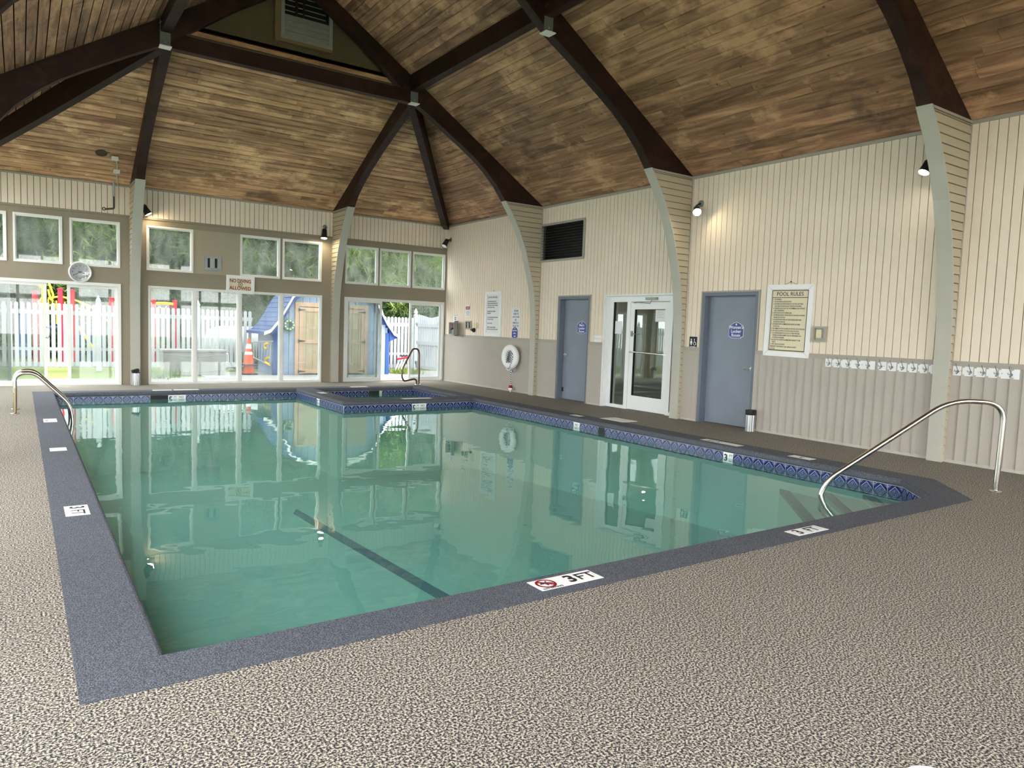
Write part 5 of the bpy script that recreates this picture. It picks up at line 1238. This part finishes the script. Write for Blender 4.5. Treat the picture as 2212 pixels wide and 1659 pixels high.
# cones (one stacked on a spare base)
c = PZ(537, 808.5, G); o = empty('traffic_cone', (c.x, c.y, G)); tag(o, 'orange traffic cone with white bands stacked on a second cone by the shed', 'cone')
boxo('base', 'rubber', (-.2, .2, -.2, .2, 0, .035), o); q = MB(); q.lathe([(.16, .035), (.125, .26)], (0, 0, 0), (0, 0, 1), 20); q.build('lower_cone', 'coneorange', o, True)
boxo('upper_base', 'rubber', (-.2, .2, -.2, .2, .26, .295), o)
for z0, z1, r0, r1, mt in ((.295, .56, .150, .108, 'coneorange'), (.56, .64, .108, .095, 'white'), (.64, .73, .095, .080, 'coneorange'), (.73, .86, .080, .058, 'white'), (.86, 1.02, .058, .032, 'coneorange')):
    q = MB(); q.lathe([(r0, z0), (r1, z1)], (0, 0, 0), (0, 0, 1), 20); q.build('cone_band', mt, o, True)
# deck box
bf = 4.1; x0, x1 = PY(352, 790, bf).x, PY(489, 800, bf).x; zt = PY(420, 756, bf).z
o = empty('deck_box', ((x0+x1)/2, bf, G)); tag(o, 'long grey plastic deck storage box standing outside the tall windows', 'box'); hw_ = (x1-x0)/2; hz = zt-G
q = MB(); q.hexa([(-hw_+.03, .03, 0), (hw_-.03, .03, 0), (hw_-.03, .65, 0), (-hw_+.03, .65, 0)], [(-hw_, 0, hz-.06), (hw_, 0, hz-.06), (hw_, .68, hz-.06), (-hw_, .68, hz-.06)]); q.build('box_body', 'boxgrey', o)
q = MB(); q.box(-hw_-.02, hw_+.02, -.02, .70, hz-.05, hz); q.build('box_lid', 'boxgrey', o)
boxo('lid_gap', 'pewter', (-hw_+.01, hw_-.01, -.004, .66, hz-.062, hz-.048), o)
for z in (.46, .10):
    q = MB(); n = 16; q.tube([(-hw_+.05+(2*hw_-.1)*k/n, .012-.02*z, z*hz/.6+(.03*math.cos(2*math.pi*k/n))) for k in range(n+1)], .006, 5); q.build('moulded_line', 'pewter', o)
q = MB(); q.tube(smooth_path([(hw_, .1, hz-.10), (hw_+.07, .1, hz-.10), (hw_+.07, .1, hz-.34), (hw_, .1, hz-.34)], .04), .014, 6); q.build('handle', 'white', o)
# white tank behind the fence
o = empty('propane_tank', (-3.45, 7.3, G)); tag(o, 'white rounded horizontal tank behind the picket fence next to the shed', 'tank')
q = MB(); q.lathe([(.02, -1.05), (.3, -1.0), (.5, -.86), (.59, -.65), (.60, -.4), (.60, .9), (.5, 1.1), (.02, 1.2)], (0, 0, .72), (1, 0, 0), 24); q.build('tank_body', 'fence', o, True)
boxo('tank_leg', 'fence', (-.5, -.38, -.25, .25, 0, .2), o); boxo('tank_leg', 'fence', (.5, .62, -.25, .25, 0, .2), o)
# folded frames leaning on the fence
c = PZ(835, 803, G); o = empty('folded_chairs', (c.x+.05, 4.55, G)); tag(o, 'folded aluminium chair frames with red straps leaning beside the shed', 'chair')
for k in range(3):
    q = MB(); q.tube([(k*.10, 0, 0), (k*.10+.28, .10, .52)], .028, 6); q.build('chair_leg', 'alu', o)
    q = MB(); q.lathe([(.045, 0), (.045, .07)], (k*.10+.28, .10, .50), (.47, .17, .86), 8); q.build('foot_cap', 'rubber', o)
q = MB(); q.tube([(.10, .02, .44), (.50, .05, .50)], .035, 6); q.build('strap', 'pred', o)
def tuft(c, n, h, sp, mat, label, name='grass_tuft'):
    V = []; F = []
    for i in range(n):
        x, y = rng.normal(0, sp, 2); a = rng.uniform(0, 6.28); w_ = .012; hh = h*rng.uniform(.5, 1.1); lx, ly = rng.normal(0, h*.35, 2); k = len(V)
        V += [(x-w_*math.cos(a), y-w_*math.sin(a), 0), (x+w_*math.cos(a), y+w_*math.sin(a), 0), (x+lx, y+ly, hh)]; F.append((k, k+1, k+2))
    me = bpy.data.meshes.new(name); me.from_pydata(V, [], F); me.materials.append(M[mat]); o = link(bpy.data.objects.new(name, me)); o.location = c; tag(o, label, 'grass', kind='stuff')
tuft((c.x+.3, 4.2, G), 500, .22, .22, 'leaf3', 'bright tuft of grass below the leaning chair frames')
tuft((x0-.35, 3.6, G), 600, .24, .3, 'leaf1', 'long grass growing at the end of the grey deck box')
# playground
o = empty('playground_set', (-7.5, 9, G)); tag(o, 'red yellow and blue climbing frame behind the picket fence', 'playground')
for u, v in ((75, 628), (130, 622), (156, 625), (241, 641), (331.6, 646), (378, 648)):
    p = PY(u, v, 9); q = MB(); q.lathe([(.07, 0), (.07, p.z-G-.06), (.085, p.z-G-.05), (.085, p.z-G-.02), (.03, p.z-G)], (p.x+7.5, 0, 0), (0, 0, 1), 10); q.build('post', 'pred', o, True)
    q = MB(); q.lathe([(.07, 0), (.07, p.z-G-.2)], (p.x+7.5+.05, .9, 0), (0, 0, 1), 8); q.build('post', 'pred', o, True)
def ybar(pts, r=.03, mat='yellow', nm='rail'):
    q = MB(); q.tube(smooth_path([PY(u, v, 9)-Vector((-7.5, 9, G)) for u, v in pts], .15, 4), r, 6); q.build(nm, mat, o, True)
ybar([(94, 615), (96, 790)], .06, nm='yellow_post'); ybar([(78, 660), (90, 645), (96, 630), (88, 617), (64, 610)]); ybar([(104, 645), (128, 640), (156, 646), (186, 658), (212, 672)]); ybar([(100, 660), (128, 658), (156, 662), (200, 676)])
ybar([(104, 625), (110, 650), (116, 640), (106, 612)]); ybar([(241, 652), (262, 653)]); ybar([(318, 656), (355, 655), (380, 658)], .05); ybar([(330, 660), (335, 672), (345, 660), (352, 672), (360, 662)], .015, 'white')
for k in range(9): ybar([(104+k*9, 646+k*1.6), (105+k*9, 700)], .018)
ybar([(165, 700), (190, 735), (215, 775)], .04); ybar([(228, 690), (245, 700), (250, 720)], .03)
for (u0, v0, u1, v1) in ((160, 693, 184, 780), (196, 700, 222, 790), (40, 680, 62, 770)):
    a, b = PY(u0, v0, 9.3), PY(u1, v1, 9.3); boxo('panel', 'pblue', (a.x+7.5, b.x+7.5, .30, .36, b.z-G, a.z-G), o)
a, b = PY(100, 704, 9), PY(160, 704, 9); boxo('platform', 'pblue', (a.x+7.5, b.x+7.5, 0, .9, a.z-G-.06, a.z-G), o)
# house beyond
o = empty('pale_house', (-12.5, 20, G)); tag(o, 'pale house with light hipped roof beyond the playground', 'house')
boxo('wall', 'housewall', (-5, 4.6, 0, 6, 0, 3.4), o)
q = MB(); q.add([(-5.6, -.6, 3.35), (5.1, -.6, 3.35), (5.1, 6.6, 3.35), (-5.6, 6.6, 3.35), (-2, 3, 5.6), (1.5, 3, 5.6)], [(0, 1, 5, 4), (1, 2, 5), (2, 3, 4, 5), (3, 0, 4), (3, 2, 1, 0)]); q.build('roof', 'houseroof', o)
for xx in (1.0, 2.9): 
    wv = boxo('window', 'white', (xx, xx+.9, -.05, 0, 1.0, 2.3), o); boxo('pane', 'black', (xx+.08, xx+.82, -.06, -.05, 1.08, 2.22), wv)
boxo('gutter', 'white', (-5.6, 5.1, -.7, -.6, 3.25, 3.36), o)

# ---------------------------------------------------------------- trees
def foliage(name, n, h0, h1, rad, mat, leaf=.16, seed=0):
    r = np.random.default_rng(seed); nc = 150
    t = r.uniform(0, 1, nc)**.9; ang = r.uniform(0, 2*np.pi, nc); rr = rad*np.sqrt(r.uniform(0.05, 1, nc))*(1.0-.55*t)
    cc = np.stack([rr*np.cos(ang), rr*np.sin(ang), h0+(h1-h0)*t], 1); cr = r.uniform(.35, .95, nc)*rad/2.6
    k = r.integers(0, nc, n); p = cc[k]+r.normal(0, 1, (n, 3))*cr[k][:, None]*np.array([.5, .5, .32])
    a = r.normal(0, 1, (n, 3)); a /= np.linalg.norm(a, axis=1)[:, None]; b = np.cross(a, r.normal(0, 1, (n, 3))); b /= np.linalg.norm(b, axis=1)[:, None]
    s = (leaf*r.uniform(.6, 1.5, n))[:, None]
    V = np.stack([p-a*s, p+b*s*.13, p+a*s, p-b*s*.13], 1).reshape(-1, 3); F = np.arange(4*n).reshape(-1, 4)
    me = bpy.data.meshes.new(name); me.vertices.add(4*n); me.vertices.foreach_set('co', V.ravel()); me.loops.add(4*n); me.loops.foreach_set('vertex_index', F.ravel().astype(np.int32))
    me.polygons.add(n); me.polygons.foreach_set('loop_start', np.arange(0, 4*n, 4, dtype=np.int32)); me.polygons.foreach_set('loop_total', np.full(n, 4, dtype=np.int32)); me.materials.append(M[mat]); me.update(calc_edges=True); return me
FM = [foliage('foliage', 34000, 1.6, 11.5, 3.0, 'leaf0', .17, 1), foliage('foliage', 34000, 1.2, 10.0, 2.8, 'leaf1', .16, 2), foliage('foliage', 34000, .5, 8.5, 3.0, 'leaf2', .17, 3)]
BUSH = foliage('foliage', 18000, .1, 2.8, 1.7, 'leaf2', .13, 4)
def tree(x, y, k, sc, label, tr=.16, rot=0.0):
    o = empty('pine_tree', (x, y, G)); tag(o, label, 'tree', 'trees behind the yard')
    q = MB(); q.tube([(0, 0, 0), (.05, 0, 3), (-.05, .05, 6.5), (0, 0, 10)], [tr*1.2, tr, tr*.7, tr*.25], 9); q.build('trunk', 'bark', o, True)
    f = link(bpy.data.objects.new('foliage', FM[k]), o); f.scale = (sc, sc, sc); f.rotation_euler = (0, 0, rot); f['kind'] = 'stuff'
kind = ['dense mid green pine tree in the tree line behind the yard', 'light yellow-green pine tree in the tree line behind the yard', 'dark bushy pine tree in the tree line behind the yard']
spots = [(-3.34, 12.2, 0, 1.0), (2.95, 9.2, 1, .95), (-6.6, 13.5, 1, 1.0), (-.4, 12.5, 1, 1.1), (5.4, 11.5, 2, 1.0), (-5.0, 16.5, 2, 1.2), (-1.6, 16.0, 0, 1.2), (2.2, 14.5, 2, 1.1), (5.0, 17, 0, 1.3), (8.5, 14, 1, 1.1), (-8.2, 25.5, 0, 1.3), (-11.5, 29, 2, 1.3), (-6.9, 19.5, 0, 1.0), (-4, 21, 2, 1.4), (1, 21, 1, 1.4), (12, 18, 2, 1.4), (-17, 27, 0, 1.3), (-14.5, 31, 1, 1.4), (-9.3, 12.9, 2, .62), (-12.5, 34, 0, 1.6), (-9.0, 31, 1, 1.5), (-6.0, 27, 2, 1.4), (-5.2, 24, 0, 1.3), (-2.5, 26, 1, 1.4), (4.5, 24, 0, 1.4), (9, 22, 2, 1.4)]
special = {0: 'pine tree whose pale trunk shows behind the white tank', 1: 'pine tree with a thick trunk behind the picket gate', 3: 'light green pine tree right behind the shed', 18: 'small dark pine tree between playground and house', 2: 'light green pine tree behind the playground posts'}
for i, (x, y, k, s) in enumerate(spots): tree(x, y, k, s, special.get(i, kind[k]), .16 if i != 1 else .2, i*1.3)
for i, (x, y) in enumerate(((-4.2, 10.6), (-6.2, 11.2), (-1.4, 9.6), (.9, 8.4), (3.4, 7.4), (-2.6, 9.3), (5.2, 8))):
    o = empty('leafy_bush', (x, y, G)); tag(o, 'leafy green bush '+['behind the white tank', 'behind the climbing frame', 'close behind the shed', 'between the shed and the gate fence', 'behind the picket gate', 'behind the gap between tank and shed', 'at the foot of the trees beyond the gate'][i], 'bush', 'bushes behind the fence'); f = link(bpy.data.objects.new('foliage', BUSH), o); f.rotation_euler = (0, 0, i*1.1); f['kind'] = 'stuff'
for i in range(11):
    o = empty('leafy_bush', (-12.0+i*1.9, 14.6+.9*math.sin(i*2.1), G)); tag(o, 'tall leafy bush in the undergrowth below the tree line', 'bush', 'undergrowth below the tree line'); f = link(bpy.data.objects.new('foliage', BUSH), o); f.rotation_euler = (0, 0, i*.8); f.scale = (1.25, 1.25, 1.35); f['kind'] = 'stuff'
# trees on the left side, mirrored in the glass door
for i, (x, y) in enumerate(((-27, -1), (-29, -9), (-28, -17), (-28, 7))):
    tree(x, y, i % 3, 1.0, 'pine tree in the side yard outside the left windows', .16, i*.9)
